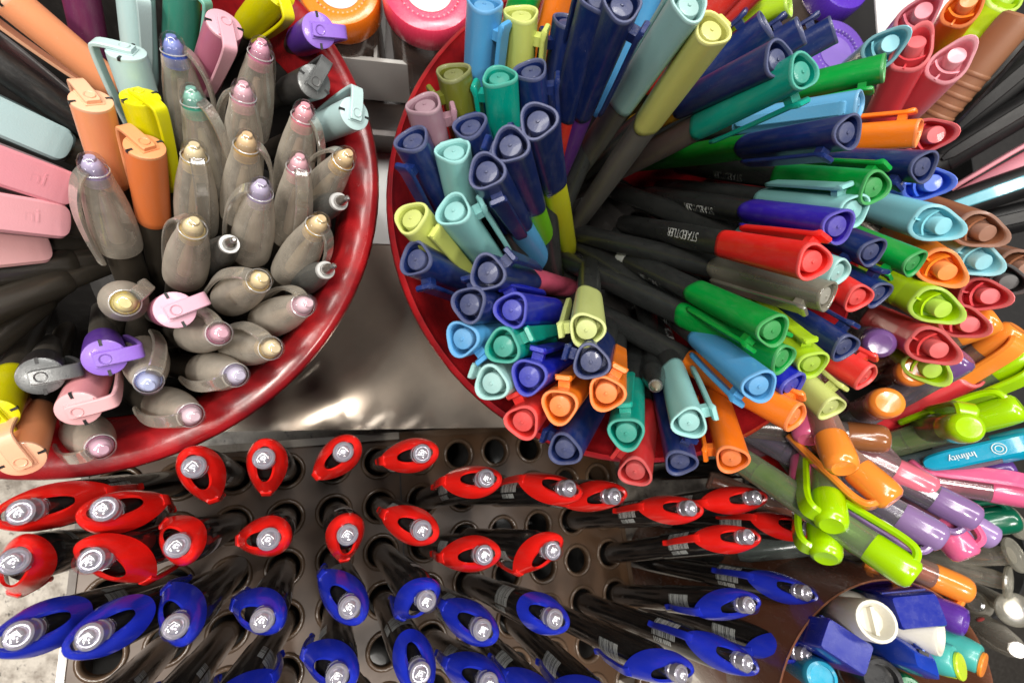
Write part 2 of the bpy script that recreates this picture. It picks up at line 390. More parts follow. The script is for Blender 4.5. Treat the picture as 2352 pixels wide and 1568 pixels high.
def marker(tip, toward, cname, c, clip, z0=144, light=None, body=None, discmat=None, where='left red cup', armlen=1, capmat=None):
    z0 = 127 + (z0 - 147) * 0.8; P0, d = solve(tip, toward, z0, 8, 140 * LS, CL); base = P0 + d * 140 * LZ
    t = thing('cap_marker', frame(base, -d, clip_dir(clip, P0)) @ Matrix.Diagonal((0.78, 0.78, LZ, 1)), cname + ' flat-ended marker', 'marker', tip, where, 'flat-ended markers in the left red cup')
    BASES[t.name] = base
    light = light or [min(1, x * 0.85 + 0.1) for x in c]
    cm = capmat or plastic(c, 0.42, 0.35); lm = discmat or plastic([x * 0.85 for x in light], 0.42, 0.25)
    part('barrel', get('mk/barrel', m_mk_body), body or SMOKE, t)
    part('ink_tube', get('mk/ink_tube', lambda: lathe([(2.5, 4), (2.8, 8), (2.8, 112)], 14)), INK, t)
    k = part('cap', get('mk/cap', m_mk_cap), cm, t)
    part('end_disc', get('mk/end_disc', m_mk_disc), lm, k)
    part('clip', get('mk/clip', m_mk_arm), lm, k)
    part('clip_seat', get('mk/clip_seat', m_mk_plate), lm, k)
    part('dimple', get('mk/dimple', m_mk_dimple), plastic([x * 0.75 for x in light], 0.5, 0.4), k)
    s = get('mk/slot_shade', m_mk_slot); part('slot_shade', s, INK, k); s2 = part('slot_shade', s, INK, k); s2.rotation_euler.z = PI
    return t

# ---- clear capped gel pen (left cup)
def m_gp_body(): return lathe([(3.0, -11), (5.0, -8), (6.0, 12), (6.2, 108)], 24)
def m_gp_core(): return lathe([(2.6, 4), (3.0, 12), (3.0, 112), (2.2, 122), (1.2, 128)], 16)
def m_gp_cap():
    return loft([ring(r, z, 30) for r, z in ((6.8, 104), (7.5, 104.5), (7.75, 106.5), (7.85, 111), (7.7, 117), (7.1, 123), (6.2, 128.4), (5.1, 133.2), (4.7, 135.6), (4.4, 136.2))], False, False)
def m_gp_collar(): return lathe([(4.55, 133.6), (4.75, 134.2), (4.6, 135.2), (4.3, 136), (4.25, 138.6), (4.05, 139.2), (3.6, 139.6)], 30, cap0=False, cap1=False)
def m_gp_band(): return lathe([(3.6, 132.2), (4.1, 132.6), (4.1, 136.4), (3.8, 136.8), (0.3, 136.9)], 28)
def m_gp_inner(): return lathe([(3.4, 136.8), (3.2, 139.0), (2.2, 140.8), (1.75, 141.0), (1.7, 141.9), (1.5, 142.1), (0.3, 142.1)], 28)
def torus(R, r, z, n=28, m=8): return loft([[((R + r * math.cos(2 * PI * j / m)) * math.cos(2 * PI * i / n), (R + r * math.cos(2 * PI * j / m)) * math.sin(2 * PI * i / n), z + r * math.sin(2 * PI * j / m)) for j in range(m)] for i in range(n)], closed=True)
def m_gp_dome(): return lathe([(4.3, 137.2), (4.3, 138.8), (4.05, 140.4), (3.3, 141.9), (2.2, 142.6), (1.75, 142.7), (1.7, 142.95), (1.45, 143.0), (1.35, 142.75), (0.3, 142.7)], 28, cap0=False)
def m_gp_clip():
    return strap(smooth_path([(3.0, 138.4), (6.0, 136.0), (8.8, 130), (10.0, 123), (9.9, 114), (9.2, 106.5), (8.7, 102), (8.9, 100.6)], 4), [5.0 - 0.02 * i for i in range(26)] + [4.0, 3.4, 2.4], 1.4, 0.4)
def m_gp_clipblock(): return strap([(8.2, 132.6), (9.2, 129.6)], [3.2, 3.2], 0.5, 0.1)
def gelpen(tip, toward, cname, c, clip, z0=145, where='left red cup', home=CL):
    z0 = 127 + (z0 - 147) * 0.8; P0, d = solve(tip, toward, z0, 8, 143 * LS, home); base = P0 + d * 143 * LZ
    t = thing('gel_pen', frame(base, -d, clip_dir(clip, P0)) @ Matrix.Diagonal((0.84, 0.84, LZ, 1)), 'clear-capped gel pen with ' + cname + ' end', 'pen', tip, where, 'clear-capped gel pens in the left red cup')
    BASES[t.name] = base
    part('barrel', get('gp/barrel', m_gp_body), SMOKE, t)
    part('ink_tube', get('gp/ink_tube', m_gp_core), plastic([b + x * 0.1 for b, x in zip((0.34, 0.29, 0.22), c)], 0.5, 0.2), t)
    k = part('cap', get('gp/cap', m_gp_cap), CLEARCAP, t)
    part('collar', get('gp/collar', m_gp_collar), CRYSTAL, k)
    part('colour_band', get('gp/colour_band', m_gp_band), plastic([min(1, x * 1.0) for x in c], 0.3, 0.1), k)
    part('inner_dome', get('gp/inner_dome', m_gp_inner), plastic([min(1, 0.8 * x + 0.2) for x in c], 0.3, 0.1), k)
    part('end_ring', get('gp/end_ring', lambda: torus(4.4, 0.24, 137.3)), WHITISH, k)
    part('end_dome', get('gp/end_dome', m_gp_dome), CRYSTAL, k)
    kl = part('clip', get('gp/clip', m_gp_clip), clear((0.9, 0.87, 0.82), 0.12, (0.8, 0.74, 0.64), 0.07, 0.4, 0.2), k)
    part('clip_block', get('gp/clip_block', m_gp_clipblock), plastic((0.12, 0.11, 0.09), 0.4, 0.2), kl)
    return t
# ---- uncapped clear pen with a metal tip
def barepen(tip, toward, cname, z0, where, home, dark=False):
    P0, d = solve(tip, toward, z0, 8, 138, home); base = P0 + d * 138
    t = thing('uncapped_pen', frame(base, -d, clip_dir(90, P0)), cname, 'pen', tip, where)
    BASES[t.name] = base
    bm = BODY if dark else clear((0.45, 0.45, 0.43), 0.38, (0.13, 0.13, 0.12), 0.22, 0.5)
    if dark:
        part('barrel', get('bp/barrel_d', lambda: lathe([(4.2, 0), (4.8, 10), (4.8, 98), (4.7, 108), (4.95, 109), (4.9, 110.5), (4.2, 118), (3.0, 127), (2.6, 129.4), (2.7, 130), (2.3, 131.2)], 26)), bm, t)
        part('nib', get('bp/nib_d', lambda: lathe([(1.9, 130.5), (1.75, 132.5), (1.1, 135.4), (0.55, 136.2), (0.5, 137.6), (0.15, 138)], 18)), plastic((0.3, 0.27, 0.2), 0.4, 0.3, 0.3), t)
    else:
        part('barrel', get('bp/barrel', lambda: lathe([(4.2, 0), (5.4, 6), (5.5, 98), (5.2, 112), (4.2, 122), (2.9, 129)], 26)), bm, t)
        part('ink_tube', get('bp/ink_tube', lambda: lathe([(2.2, 4), (2.3, 120), (1.2, 130)], 14)), plastic((0.06, 0.03, 0.05), 0.4, 0.2), t)
        part('collar', get('bp/collar', lambda: loft([ring(2.95, 128.6), ring(3.1, 129.4), ring(2.9, 130.4), ring(2.0, 130.4), ring(2.0, 128.8)], closed=True)), plastic((0.5, 0.5, 0.49), 0.2, 0.1), t)
        part('nib', get('bp/nib', lambda: lathe([(1.95, 129), (1.9, 132), (1.3, 134.6), (0.9, 136.2), (0.95, 137.3), (0.4, 138)], 18)), STEEL, t)
    return t

# ---- slant ended triangular felt pen
def m_ft_cap():
    n = 30; k = 0.11; R = [ring(6.1, 92, n, k), ring(6.5, 92.6, n, k)]
    for i in range(22):
        z = 94 + i * 1.6; rr = 6.6 + (0.28 * math.cos(i * PI) if 5 <= i <= 19 else 0); R.append(ring(rr, z, n, k))
    R += [ring(6.95, 133, n, k, slant=0.25), ring(7.0, 139.2, n, k, slant=0.85), ring(5.75, 139.2, n, k, slant=0.85), ring(5.5, 134.5, n, k, slant=0.85)]
    return loft(R, False, True)
def m_ft_capplain():
    n = 30; k = 0.11; return loft([ring(6.1, 92, n, k), ring(6.5, 92.6, n, k), ring(6.75, 110, n, k), ring(6.95, 133, n, k, slant=0.25), ring(7.0, 139.2, n, k, slant=0.85), ring(5.75, 139.2, n, k, slant=0.85), ring(5.5, 134.5, n, k, slant=0.85)], False, True)
def m_ft_rim():
    n = 30; k = 0.11; s = 0.85
    return loft([ring(7.02, 139, n, k, slant=s), ring(7.05, 139.8, n, k, slant=s), ring(6.8, 140.1, n, k, slant=s), ring(6.0, 140.1, n, k, slant=s), ring(5.78, 139.7, n, k, slant=s), ring(5.75, 138.4, n, k, slant=s)], closed=True)
def m_ft_plug(): return lathe([(3.5, 135), (3.5, 141.6), (3.2, 142.0), (1.2, 142.15), (0.3, 142.2)], 24, cx=-1.5)
def m_ft_web():
    pts = [(2.2 - 0.06 * y * y + 0.9, y) for y in (-5.2, -3.5, -1.7, 0, 1.7, 3.5, 5.2)]; rings = []
    for x, y in pts: rings.append([(x - 0.4, y, 133 - 0.85 * x), (x + 0.4, y, 133 - 0.85 * x), (x + 0.5, y, 140.0 - 0.85 * x), (x - 0.5, y, 140.0 - 0.85 * x)])
    return join(loft(rings), box(3.2, 6.0, -0.35, 0.4, 130.5, 135.6))
def feltpen(tip, toward, cname, c, clip=None, z0=120, ribs=False, L=140, zb=2, home=None, where='container right of the right red cup', body=None):
    P0, d = solve(tip, toward, z0, zb, L, home); base = P0 + d * L
    t = thing('felt_pen', frame(base, -d, clip_dir(clip, P0)), cname + (' ribbed' if ribs else '') + ' slant-ended felt pen', 'pen', tip, where, 'slant-ended felt pens')
    BASES[t.name] = base
    cm = plastic(c, 0.4, 0.18)
    part('barrel', get('ft/barrel', lambda: lathe([(4.5, 0), (5.8, 5), (6.1, 60), (6.0, 94)], 24, 0.09)), plastic(body, 0.5, 0.2) if body else BODY, t)
    k = part('cap', get('ft/cap_r', m_ft_cap) if ribs else get('ft/cap', m_ft_capplain), cm, t)
    part('rim', get('ft/rim', m_ft_rim), plastic([min(1, x * 0.85 + 0.08) for x in c], 0.42, 0.15), k)
    part('plug', get('ft/plug', m_ft_plug), plastic([min(1, x * 0.85 + 0.06) for x in c], 0.5, 0.15), k)
    part('web', get('ft/web', m_ft_web), cm, k)
    return t
SG = 1.16
# ---- see-through gel pen with bent clip
def m_cg_knob(): return lathe([(5.35, 126), (5.55, 127), (5.6, 134), (5.4, 137.2), (4.8, 138.8), (3.6, 139.6), (2.9, 139.5), (0.3, 139.3)], 26)
def m_cg_clip(): return strap(smooth_path([(0.5, 136.2), (4.2, 137.0), (7.4, 135.6), (8.5, 131), (8.4, 124), (8.1, 115), (7.7, 107), (7.4, 103)], 4), [3, 3.6, 4.4, 5.2, 5.8, 6.2, 6.5, 6.8] + [7.0] * 13 + [7.2, 7, 6.8, 6.4, 6.0, 5.2, 4.4, 3.0], 2.4, 1.0)
def clipgel(tip, toward, cname, c, clip=None, z0=110, L=140, zb=20, home=None, where='container right of the rack', bands=True, text=False, clear_amt=0.25):
    if tip[1] < 1000: zb = 2
    P0, d = solve(tip, toward, z0, zb, L, home); base = P0 + d * L * SG
    t = thing('clip_gel_pen', frame(base, -d, clip_dir(clip, P0)) @ Matrix.Scale(SG, 4), 'see-through ' + cname + ' gel pen', 'pen', tip, where, 'see-through gel pens with bent clips')
    BASES[t.name] = base
    tint = [0.35 + 0.5 * x for x in c]
    part('barrel', get('cg/barrel', lambda: lathe([(4.0, 34), (5.0, 38), (5.3, 56), (5.3, 126.5)], 26)), clear(tuple(tint), clear_amt, tuple(0.25 + 0.3 * x for x in c), 0.15, 0.4, 0.3), t)
    part('ink_tube', get('cg/ink_tube', lambda: lathe([(2.2, 36), (2.4, 44), (2.4, 84), (4.4, 85), (4.4, 95), (3.0, 96), (3.0, 101), (4.5, 102), (4.5, 116), (3.4, 118), (3.4, 126)], 18)), plastic([x * 0.8 for x in c], 0.3, 0.1), t)
    cm = plastic(c, 0.26, 0.08, coat=0.5)
    k = part('knob', get('cg/knob', m_cg_knob), cm, t)
    if clip != 'away': part('clip', get('cg/clip', m_cg_clip), cm, k)
    if text:
        lt = plastic((0.7, 0.78, 0.78), 0.5, 0.1); flat_text(text, t, (9.75, 0, 115), 3.2, lt, -1)
        for rr in (1.1, 2.0):
            sw = part('swirl_mark', get('cg/swirl%s' % rr, lambda: torus(rr, 0.16, 0, 22, 5)), lt, t); sw.matrix_local = Matrix.Translation(Vector((9.8, 0, 126)) * MM) @ Matrix.Rotation(PI / 2, 4, 'Y')
    return t
def flat_text(s, parent, pos, size, mat, flip=1, axis='x'):
    cu = bpy.data.curves.new('lettering', 'FONT'); cu.body = s; cu.size = size * MM; cu.align_x = 'CENTER'; cu.align_y = 'CENTER'; cu.resolution_u = 2; cu.extrude = 0.00006
    to = bpy.data.objects.new('lettering', cu); col.objects.link(to)
    me = bpy.data.meshes.new_from_object(to.evaluated_get(bpy.context.evaluated_depsgraph_get())); bpy.data.objects.remove(to)
    for v in me.vertices:
        x, y, z = v.co; v.co = Vector((pos[0] * MM + z, pos[1] * MM - flip * y, pos[2] * MM + flip * x))
    me.materials.clear(); me.materials.append(None)
    return part('lettering', me, mat, parent)

# ================================================================== the setting
sheet = lambda x0, x1, y0, y1, z: ([(x0, y0, z), (x1, y0, z), (x1, y1, z), (x0, y1, z)], [(0, 1, 2, 3)])
structure('table_top', sheet(-1500, 1500, -1500, 1500, -95), granite())
SHELF_Y = on_z((700, 988), 0).y
structure('floor_mat', box(on_z((1720, 1300), -92).x, 900, -900, SHELF_Y - 1, -94.6, -92), plastic((0.03, 0.026, 0.022), 0.4, 0.3))
structure('gap_shade_sheet', box(on_z((1900, 400), 0).x, 880, SHELF_Y + 4, 880, 0.4, 1.4), plastic((0.008, 0.007, 0.007), 0.8, 0.1, coat=0.0))  # black sheet added to keep pen gaps dark and stop shelf reflections
shelf = structure('shelf', box(-420, 900, SHELF_Y, 900, -8, 0), shelfmat())

# ---- red cups
def cup(cx, cy, R, H, wall, taper, name, label, mat, shade_drop=78):
    rb = R - taper; n = 96
    prof = [(rb - 2, 0.2), (rb, 1.5), (R - 1.2 - taper * 12 / H, H - 12), (R - 0.4 - taper * 6 / H, H - 6), (R, H - 3), (R - 0.6, H - 0.9), (R - 2.4, H), (R - wall + 1.5, H - 0.4), (R - wall, H - 2.5), (R - wall - 0.3 - taper * 8 / H, H - 8), (rb - wall, 6)]
    v, f = loft([ring(r, z, n) for r, z in prof], True, True)
    o = bpy.data.objects.new(name, mesh(name, v, f, 60)); col.objects.link(o); o.data.materials[0] = mat; o.location = Vector((cx, cy, 0)) * MM
    o['label'] = label; o['category'] = 'pen cup'; o['group'] = 'round red pen cups'
    part('inner_shade', mesh('inner_shade', *loft([ring(R - wall - 1.0 - taper * shade_drop / H, H - shade_drop, n), ring(rb - wall - 0.6, 6.6, n)], False, True), 60), INNER_SHADE, o)  # black shell added to paint the shade deep inside the cup
    return o
INNER_SHADE = plastic((0.01, 0.008, 0.007), 0.8, 0.2)
RED = leather()
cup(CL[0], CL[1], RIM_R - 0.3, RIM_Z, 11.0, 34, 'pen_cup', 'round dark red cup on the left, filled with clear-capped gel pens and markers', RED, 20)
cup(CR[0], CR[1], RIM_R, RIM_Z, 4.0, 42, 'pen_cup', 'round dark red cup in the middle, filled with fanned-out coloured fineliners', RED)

# ---- slanted rack
zr = CM @ U(775, 597, 1850); ex = CM @ Vector((1, 0, 0)); x0 = (ex - zr * ex.dot(zr)).normalized(); y0 = zr.cross(x0)
gx = (x0 + 0.119 * y0).normalized(); gy = zr.cross(gx); foot = CAM - zr * 290
def on_plate(o, h=0.0):
    r = ray(o); return CAM + r * ((foot + zr * h - CAM).dot(zr) / r.dot(zr))
GO = on_plate((657, 1081)); PITCH = 24.0
RM = Matrix((gx, gy, zr)).transposed().to_4x4(); RM.translation = GO * MM
rack = root('pen_rack', RM); rack['label'] = 'slanted smoked acrylic rack with rows of round holes for red and blue rollerballs'; rack['category'] = 'pen rack'
I0, I1, J0, J1 = -3, 8, -6, 0
HR = 7.4
PLATE = smoked((0.085, 0.042, 0.018), 0.26, 0.7)
LIP = smoked((0.11, 0.07, 0.045), 0.06, 0.3)
EDGE = smoked((0.32, 0.29, 0.25), 0.12, 0.3)  # lighter base colour paints the bright highlight line on the back lip
def m_plate():
    V, Fc = [], []; n = 24; h = PITCH / 2
    for i in range(I0, I1 + 1):
        for j in range(J0, J1 + 1):
            cx, cy = i * PITCH, j * PITCH; o = len(V)
            for q in range(n):
                a = 2 * PI * q / n; c, s_ = math.cos(a), math.sin(a); m_ = max(abs(c), abs(s_))
                V += [(cx + h * c / m_, cy + h * s_ / m_, 0), (cx + HR * c, cy + HR * s_, 0), (cx + HR * c, cy + HR * s_, -3.5)]
            for q in range(n):
                p = (q + 1) % n
                Fc += [(o + 3 * q, o + 3 * p, o + 3 * p + 1, o + 3 * q + 1), (o + 3 * q + 1, o + 3 * p + 1, o + 3 * p + 2, o + 3 * q + 2)]
    return V, Fc
part('top_plate', mesh('top_plate', *m_plate(), 30), PLATE, rack)
X0, X1, Y0, Y1 = (I0 - .5) * PITCH, (I1 + .5) * PITCH, (J0 - .5) * PITCH, (J1 + .5) * PITCH
part('base_plate', mesh('base_plate', *box(X0, X1, Y0, Y1, -34, -30)), plastic((0.008, 0.007, 0.006), 0.7, 0.1), rack)
part('side_wall', mesh('side_wall', *box(X0 - 3, X0, Y0, Y1, -34, 0.6)), plastic((0.05, 0.03, 0.018), 0.45, 0.3), rack)
part('side_wall', mesh('side_wall', *box(X1, X1 + 3, Y0, Y1, -34, 0.6)), LIP, rack)
part('side_wall', mesh('side_wall', *box(X0 - 3, 2.5 * PITCH, Y1, Y1 + 4, -34, 3.2)), EDGE, rack)
part('side_wall', mesh('side_wall', *box(2.5 * PITCH + 0.2, X1 + 3, Y1, Y1 + 4, -34, 1.2)), LIP, rack)
part('seam_strip', mesh('seam_strip', *box(2.49 * PITCH, 2.52 * PITCH, Y0, Y1, 0.02, 0.3)), INK, rack)
lipm = mesh('hole_rim', *loft([ring(HR + 2.4, -0.05), ring(HR + 2.3, 0.9), ring(HR + 1.5, 1.6), ring(HR + 0.5, 1.4), ring(HR - 0.05, 0.1), ring(HR - 0.05, -1.0)], False, False), 60)
for i in range(I0, I1 + 1):
    for j in range(J0, J1 + 1):
        o = part('hole_rim', lipm, LIP, rack); o.location = Vector((i * PITCH, j * PITCH, 0)) * MM

ROLL = {'red': (0.68, 0.012, 0.008), 'blue': (0.012, 0.025, 0.40)}
USED = set()
ROWS = {}
def rollerball(tip, cname, clip, row, dh=0.0, barcode=True):
    H = 119 + dh; P0 = on_plate(tip, H); q = P0 - GO; gu, gv = q.dot(gx), q.dot(gy)
    free = [(math.hypot(gu - i * PITCH, gv - j * PITCH), i, j) for i in range(I0, I1 + 1) for j in range(J0, J1 + 1) if (i, j) not in USED]
    dist, i, j = min(free)
    if dist < 22:
        USED.add((i, j)); hole = GO + gx * (i * PITCH) + gy * (j * PITCH); axis = (P0 - hole).normalized()
    else: axis = zr
    base = P0 - axis * RL
    t = thing('rollerball_pen', frame(base, axis, clip_dir(clip, P0)), cname + '-hooded black rollerball', 'pen', tip, 'slanted rack', 'rollerballs in the slanted rack')
    ROWS.setdefault(row, []).append((tip[0], t, cname))
    c = ROLL[cname]; cm = plastic(c, 0.26, 0.12)
    part('barrel', get('rb/barrel', m_rb_body), GLOSSY, t)
    k = part('cap', get('rb/cap', m_rb_cap), GLOSSY, t)
    short_hood = tip in ((20, 1465), (185, 1470), (1285, 1425), (970, 1555))
    h = part('hood', get('rb/hood_short', m_rb_hood_short, 32) if short_hood else get('rb/hood', m_rb_hood, 32), cm, k)
    if not short_hood: part('clip', get('rb/clip', m_rb_clip), cm, k)
    part('end_lens', get('rb/end_lens', m_rb_stub), CRYSTAL, k)
    part('lens_core', get('rb/lens_core', m_rb_lens), plastic((0.52, 0.5, 0.56), 0.18, 0.05, metal=0.5), k)
    if barcode: part('barcode', get('rb/barcode', m_rb_tag), WHITEPRINT, k)
    return t
for x, y, a in ((25, 1180, 15), (230, 1165, 27), (440, 1070, -75), (603, 1050, -95), (790, 1035, 220), (975, 1040, 190), (1125, 1095, 175), (1320, 1120, 155), (1425, 1140, 195),
                (1600, 1165, 170), (1755, 1140, 185), (1875, 1060, 180), (1870, 1215, 155), (1735, 1230, 175), (20, 1290, -120), (190, 1290, -60), (400, 1255, 150), (615, 1240, 190),
                (800, 1230, -90), (975, 1220, 160), (1120, 1275, 190), (1280, 1265, 235)):
    rollerball((x, y), 'red', a, 'back row' if y < 1200 and (x, y) != (1870, 1215) else 'second row')
for x, y, a in ((20, 1465, 25), (185, 1470, 35), (395, 1445, 140), (600, 1430, 175), (805, 1400, 140), (985, 1385, 240), (1115, 1450, 150), (1285, 1425, 155), (1735, 1390, 200), (1870, 1365, 155)):
    rollerball((x, y), 'blue', a, 'third row')
for x, y, a in ((1580, 1555, 200), (1735, 1530, 150), (1870, 1510, 195), (490, 1680, 20), (775, 1560, 170), (970, 1555, 105), (1130, 1575, 160), (140, 1735, 0), (300, 1730, 0), (1270, 1640, 150),
                (1410, 1650, 170), (900, 1730, 200), (640, 1740, 160)):
    rollerball((x, y), 'blue', a, 'frontmost row')
ORD = ['leftmost', 'second', 'third', 'fourth', 'fifth', 'sixth', 'seventh', 'eighth', 'ninth', 'tenth', 'eleventh', 'twelfth', 'thirteenth', 'fourteenth', 'fifteenth']
for row, items in ROWS.items():
    for q, (x, t, cn) in enumerate(sorted(items, key=lambda e: e[0])):
        t['label'] = f"{ORD[q]} {cn}-hooded black rollerball in the slanted rack's {row}" + ('' if q == 0 else ', counted from the left')

# ================================================================== fineliners in the right cup
NAVY = (0.006, 0.018, 0.105); ROYAL = (0.006, 0.012, 0.34); SKY = (0.07, 0.30, 0.58); TEAL = (0.0, 0.27, 0.2); PALE = (0.22, 0.50, 0.49)
LIMEP = (0.50, 0.56, 0.13); GREEN = (0.0, 0.26, 0.035); LIME = (0.33, 0.52, 0.01); ORANGE = (0.82, 0.19, 0.012); REDC = (0.66, 0.03, 0.025); OLIVE = (0.12, 0.13, 0.015)
Y = True; N_ = False
for tip, tow, cn, c, clip, j, body, z in (
    ((1113, 5), (1102, 157), 'sky blue', SKY, -40, N_, None, 152), ((1198, 29), (1193, 147), 'yellow-green', LIMEP, -20, N_, None, 150), ((1307, 45), (1275, 220), 'navy', NAVY, 200, N_, None, 146),
    ((1378, -8), (1317, 197), 'navy with red barrel', NAVY, 120, Y, (0.6, 0.03, 0.02), 142), ((1431, 8), (1347, 225), 'navy with purple barrel', NAVY, -30, Y, (0.1, 0.02, 0.2), 146),
    ((1040, 163), (1060, 270), 'dark olive', OLIVE, 210, N_, None, 144), ((1146, 173), (1158, 302), 'deep teal', TEAL, 165, N_, None, 148), ((1219, 158), (1229, 250), 'navy', NAVY, -5, N_, None, 147),
    ((974, 236), (995, 312), 'dusty mauve', (0.27, 0.15, 0.19), 15, N_, None, 146), ((1078, 286), (1103, 357), 'navy', NAVY, 100, N_, None, 146), ((1041, 344), (1063, 458), 'pale teal', PALE, 110, N_, None, 148),
    ((1171, 331), (1221, 471), 'navy with green barrel', NAVY, 160, Y, (0.13, 0.42, 0.005), 150), ((1235, 276), (1268, 418), 'navy with yellow barrel', NAVY, 185, Y, (0.55, 0.56, 0.01), 152),
    ((945, 318), (990, 410), 'navy', NAVY, 250, N_, None, 145), ((1116, 392), (1195, 520), 'navy with light blue barrel', NAVY, -70, Y, (0.08, 0.33, 0.62), 151), ((942, 498), (1029, 594), 'yellow-green', LIMEP, -30, N_, None, 145),
    ((1040, 481), (1110, 573), 'pale teal', PALE, 25, N_, None, 149), ((952, 594), (1045, 636), 'navy', NAVY, -80, N_, None, 143), ((1118, 626), (1214, 644), 'navy with pink barrel', NAVY, 40, Y, (0.5, 0.07, 0.13), 147),
    ((1075, 699), (1140, 704), 'navy', NAVY, 100, N_, None, 147), ((1173, 712), (1265, 715), 'royal blue', ROYAL, 115, Y, None, 149), ((1059, 779), (1130, 764), 'sky blue', SKY, -50, N_, None, 143),
    ((1153, 796), (1236, 779), 'deep teal', TEAL, 25, N_, None, 147), ((1347, 759), (1350, 680), 'pale lime', (0.52, 0.58, 0.2), 190, Y, None, 160), ((1213, 866), (1290, 832), 'royal blue', ROYAL, 75, N_, None, 148),
    ((1127, 881), (1180, 860), 'pale teal', (0.30, 0.52, 0.5), 160, N_, None, 144), ((1357, 832), (1390, 765), 'navy', NAVY, 165, N_, None, 151), ((1198, 971), (1240, 918), 'bright red', REDC, 115, N_, None, 142),
    ((1284, 934), (1330, 885), 'orange', ORANGE, 85, N_, None, 147), ((1392, 905), (1412, 790), 'orange', ORANGE, 62, N_, None, 150), ((1295, 1034), (1345, 958), 'navy with dark green barrel', NAVY, 165, N_, (0.01, 0.08, 0.012), 138),
    ((1438, 997), (1451, 880), 'deep teal', TEAL, 95, N_, None, 146), ((1458, 1086), (1480, 965), 'dark red', (0.45, 0.025, 0.025), 150, N_, None, 134), ((1563, 1065), (1534, 940), 'navy', NAVY, 70, N_, None, 133),
    ((1584, 973), (1545, 843), 'pale teal', (0.28, 0.56, 0.54), 20, Y, None, 144), ((1681, 1057), (1640, 905), 'orange', (0.72, 0.15, 0.008), 195, Y, None, 132), ((1746, 889), (1604, 772), 'sky blue', SKY, 240, Y, None, 146),
    ((1823, 889), (1784, 863), 'royal blue', ROYAL, 240, N_, None, 136), ((1778, 761), (1603, 675), 'green', GREEN, 240, Y, None, 152), ((1802, 826), (1745, 800), 'green', GREEN, 75, N_, None, 143),
    ((1868, 839), (1790, 770), 'lime', LIME, 100, N_, None, 139), ((1944, 800), (1849, 740), 'navy', NAVY, 70, N_, None, 138), ((1993, 868), (1920, 826), 'bright red', REDC, 50, N_, None, 131),
    ((1912, 939), (1855, 885), 'pale lime', (0.5, 0.55, 0.16), 65, N_, None, 130), ((1831, 960), (1765, 925), 'orange', ORANGE, 40, N_, None, 138), ((1929, 628), (1875, 608), 'pale teal', (0.30, 0.54, 0.52), -60, N_, None, 138),
    ((1974, 686), (1935, 662), 'bright red', REDC, 180, N_, None, 136), ((2021, 678), (1960, 645), 'navy', NAVY, 90, N_, None, 132), ((2005, 581), (1915, 542), 'navy', NAVY, 235, N_, None, 138),
    ((2102, 607), (2033, 578), 'green', GREEN, 240, N_, None, 132), ((1965, 484), (1753, 458), 'pale teal', PALE, 110, Y, None, 143), ((2012, 432), (1792, 405), 'green', GREEN, 60, Y, None, 138),
    ((2125, 384), (1915, 369), 'navy with yellow barrel', NAVY, 240, Y, (0.45, 0.25, 0.005), 130), ((1951, 304), (1732, 335), 'navy with green barrel', NAVY, 250, Y, (0.0, 0.2, 0.01), 144), ((2112, 304), (1940, 314), 'orange', (0.85, 0.19, 0.008), 100, N_, None, 132),
    ((1976, 242), (1820, 264), 'sky blue', (0.1, 0.33, 0.55), None, N_, None, 136), ((2032, 157), (1893, 188), 'green', GREEN, 265, N_, None, 130), ((1848, 163), (1642, 273), 'deep teal', TEAL, -60, Y, (0.09, 0.07, 0.06), 146),
    ((1791, 135), (1586, 233), 'navy with yellow barrel', NAVY, -60, Y, (0.62, 0.33, 0.005), 142), ((1760, 53), (1597, 183), 'navy', NAVY, 150, N_, None, 140), ((1842, 67), (1740, 130), 'navy', NAVY, 120, N_, None, 134),
    ((1916, 65), (1845, 105), 'navy', NAVY, 120, N_, None, 130), ((1814, 6), (1729, 40), 'lime', LIME, -70, N_, None, 132), ((1586, 8), (1459, 194), 'pale teal', (0.30, 0.52, 0.5), 100, Y, (0.07, 0.07, 0.06), 152),
    ((1638, 65), (1510, 247), 'pale yellow', (0.56, 0.56, 0.15), 45, Y, (0.1, 0.095, 0.085), 156), ((1500, -35), (1420, 160), 'sky blue', SKY, -20, N_, None, 140), ((1740, -30), (1620, 85), 'dark red', (0.4, 0.02, 0.015), 60, N_, None, 134),
    ((1690, -40), (1600, 60), 'bright red', (0.5, 0.02, 0.012), 100, N_, None, 134), ((1290, -35), (1262, 60), 'orange', ORANGE, 60, N_, None, 140), ((1215, -25), (1195, 40), 'green', GREEN, 90, N_, None, 140),
    ((1345, -25), (1310, 100), 'purple', (0.06, 0.02, 0.16), 90, N_, None, 138)):
    fineliner(tip, tow, cn, c, clip, body, z, j)
fineliner((1871, 602), (1666, 560), 'bright red', (0.78, 0.02, 0.015), 60, None, 150, True, text=('STAEDTLER', 88, 5.4, -5, -1))
fineliner((1928, 521), (1718, 486), 'violet-blue', (0.03, 0.012, 0.33), 232, None, 147, True, text=('STAEDTLER', 84, 5.0, 25, -1))
fineliner((1902, 681), (1640, 614), 'smoky clear', (0.3, 0.29, 0.24), 225, None, 141, False, capmat=clear((0.55, 0.53, 0.46), 0.42, (0.3, 0.28, 0.22), 0.2, 0.4))
barepen((1508, 895), (1465, 730), 'uncapped charcoal pen showing its bare metal point among the fineliners', 132, 'right red cup', CR, True)

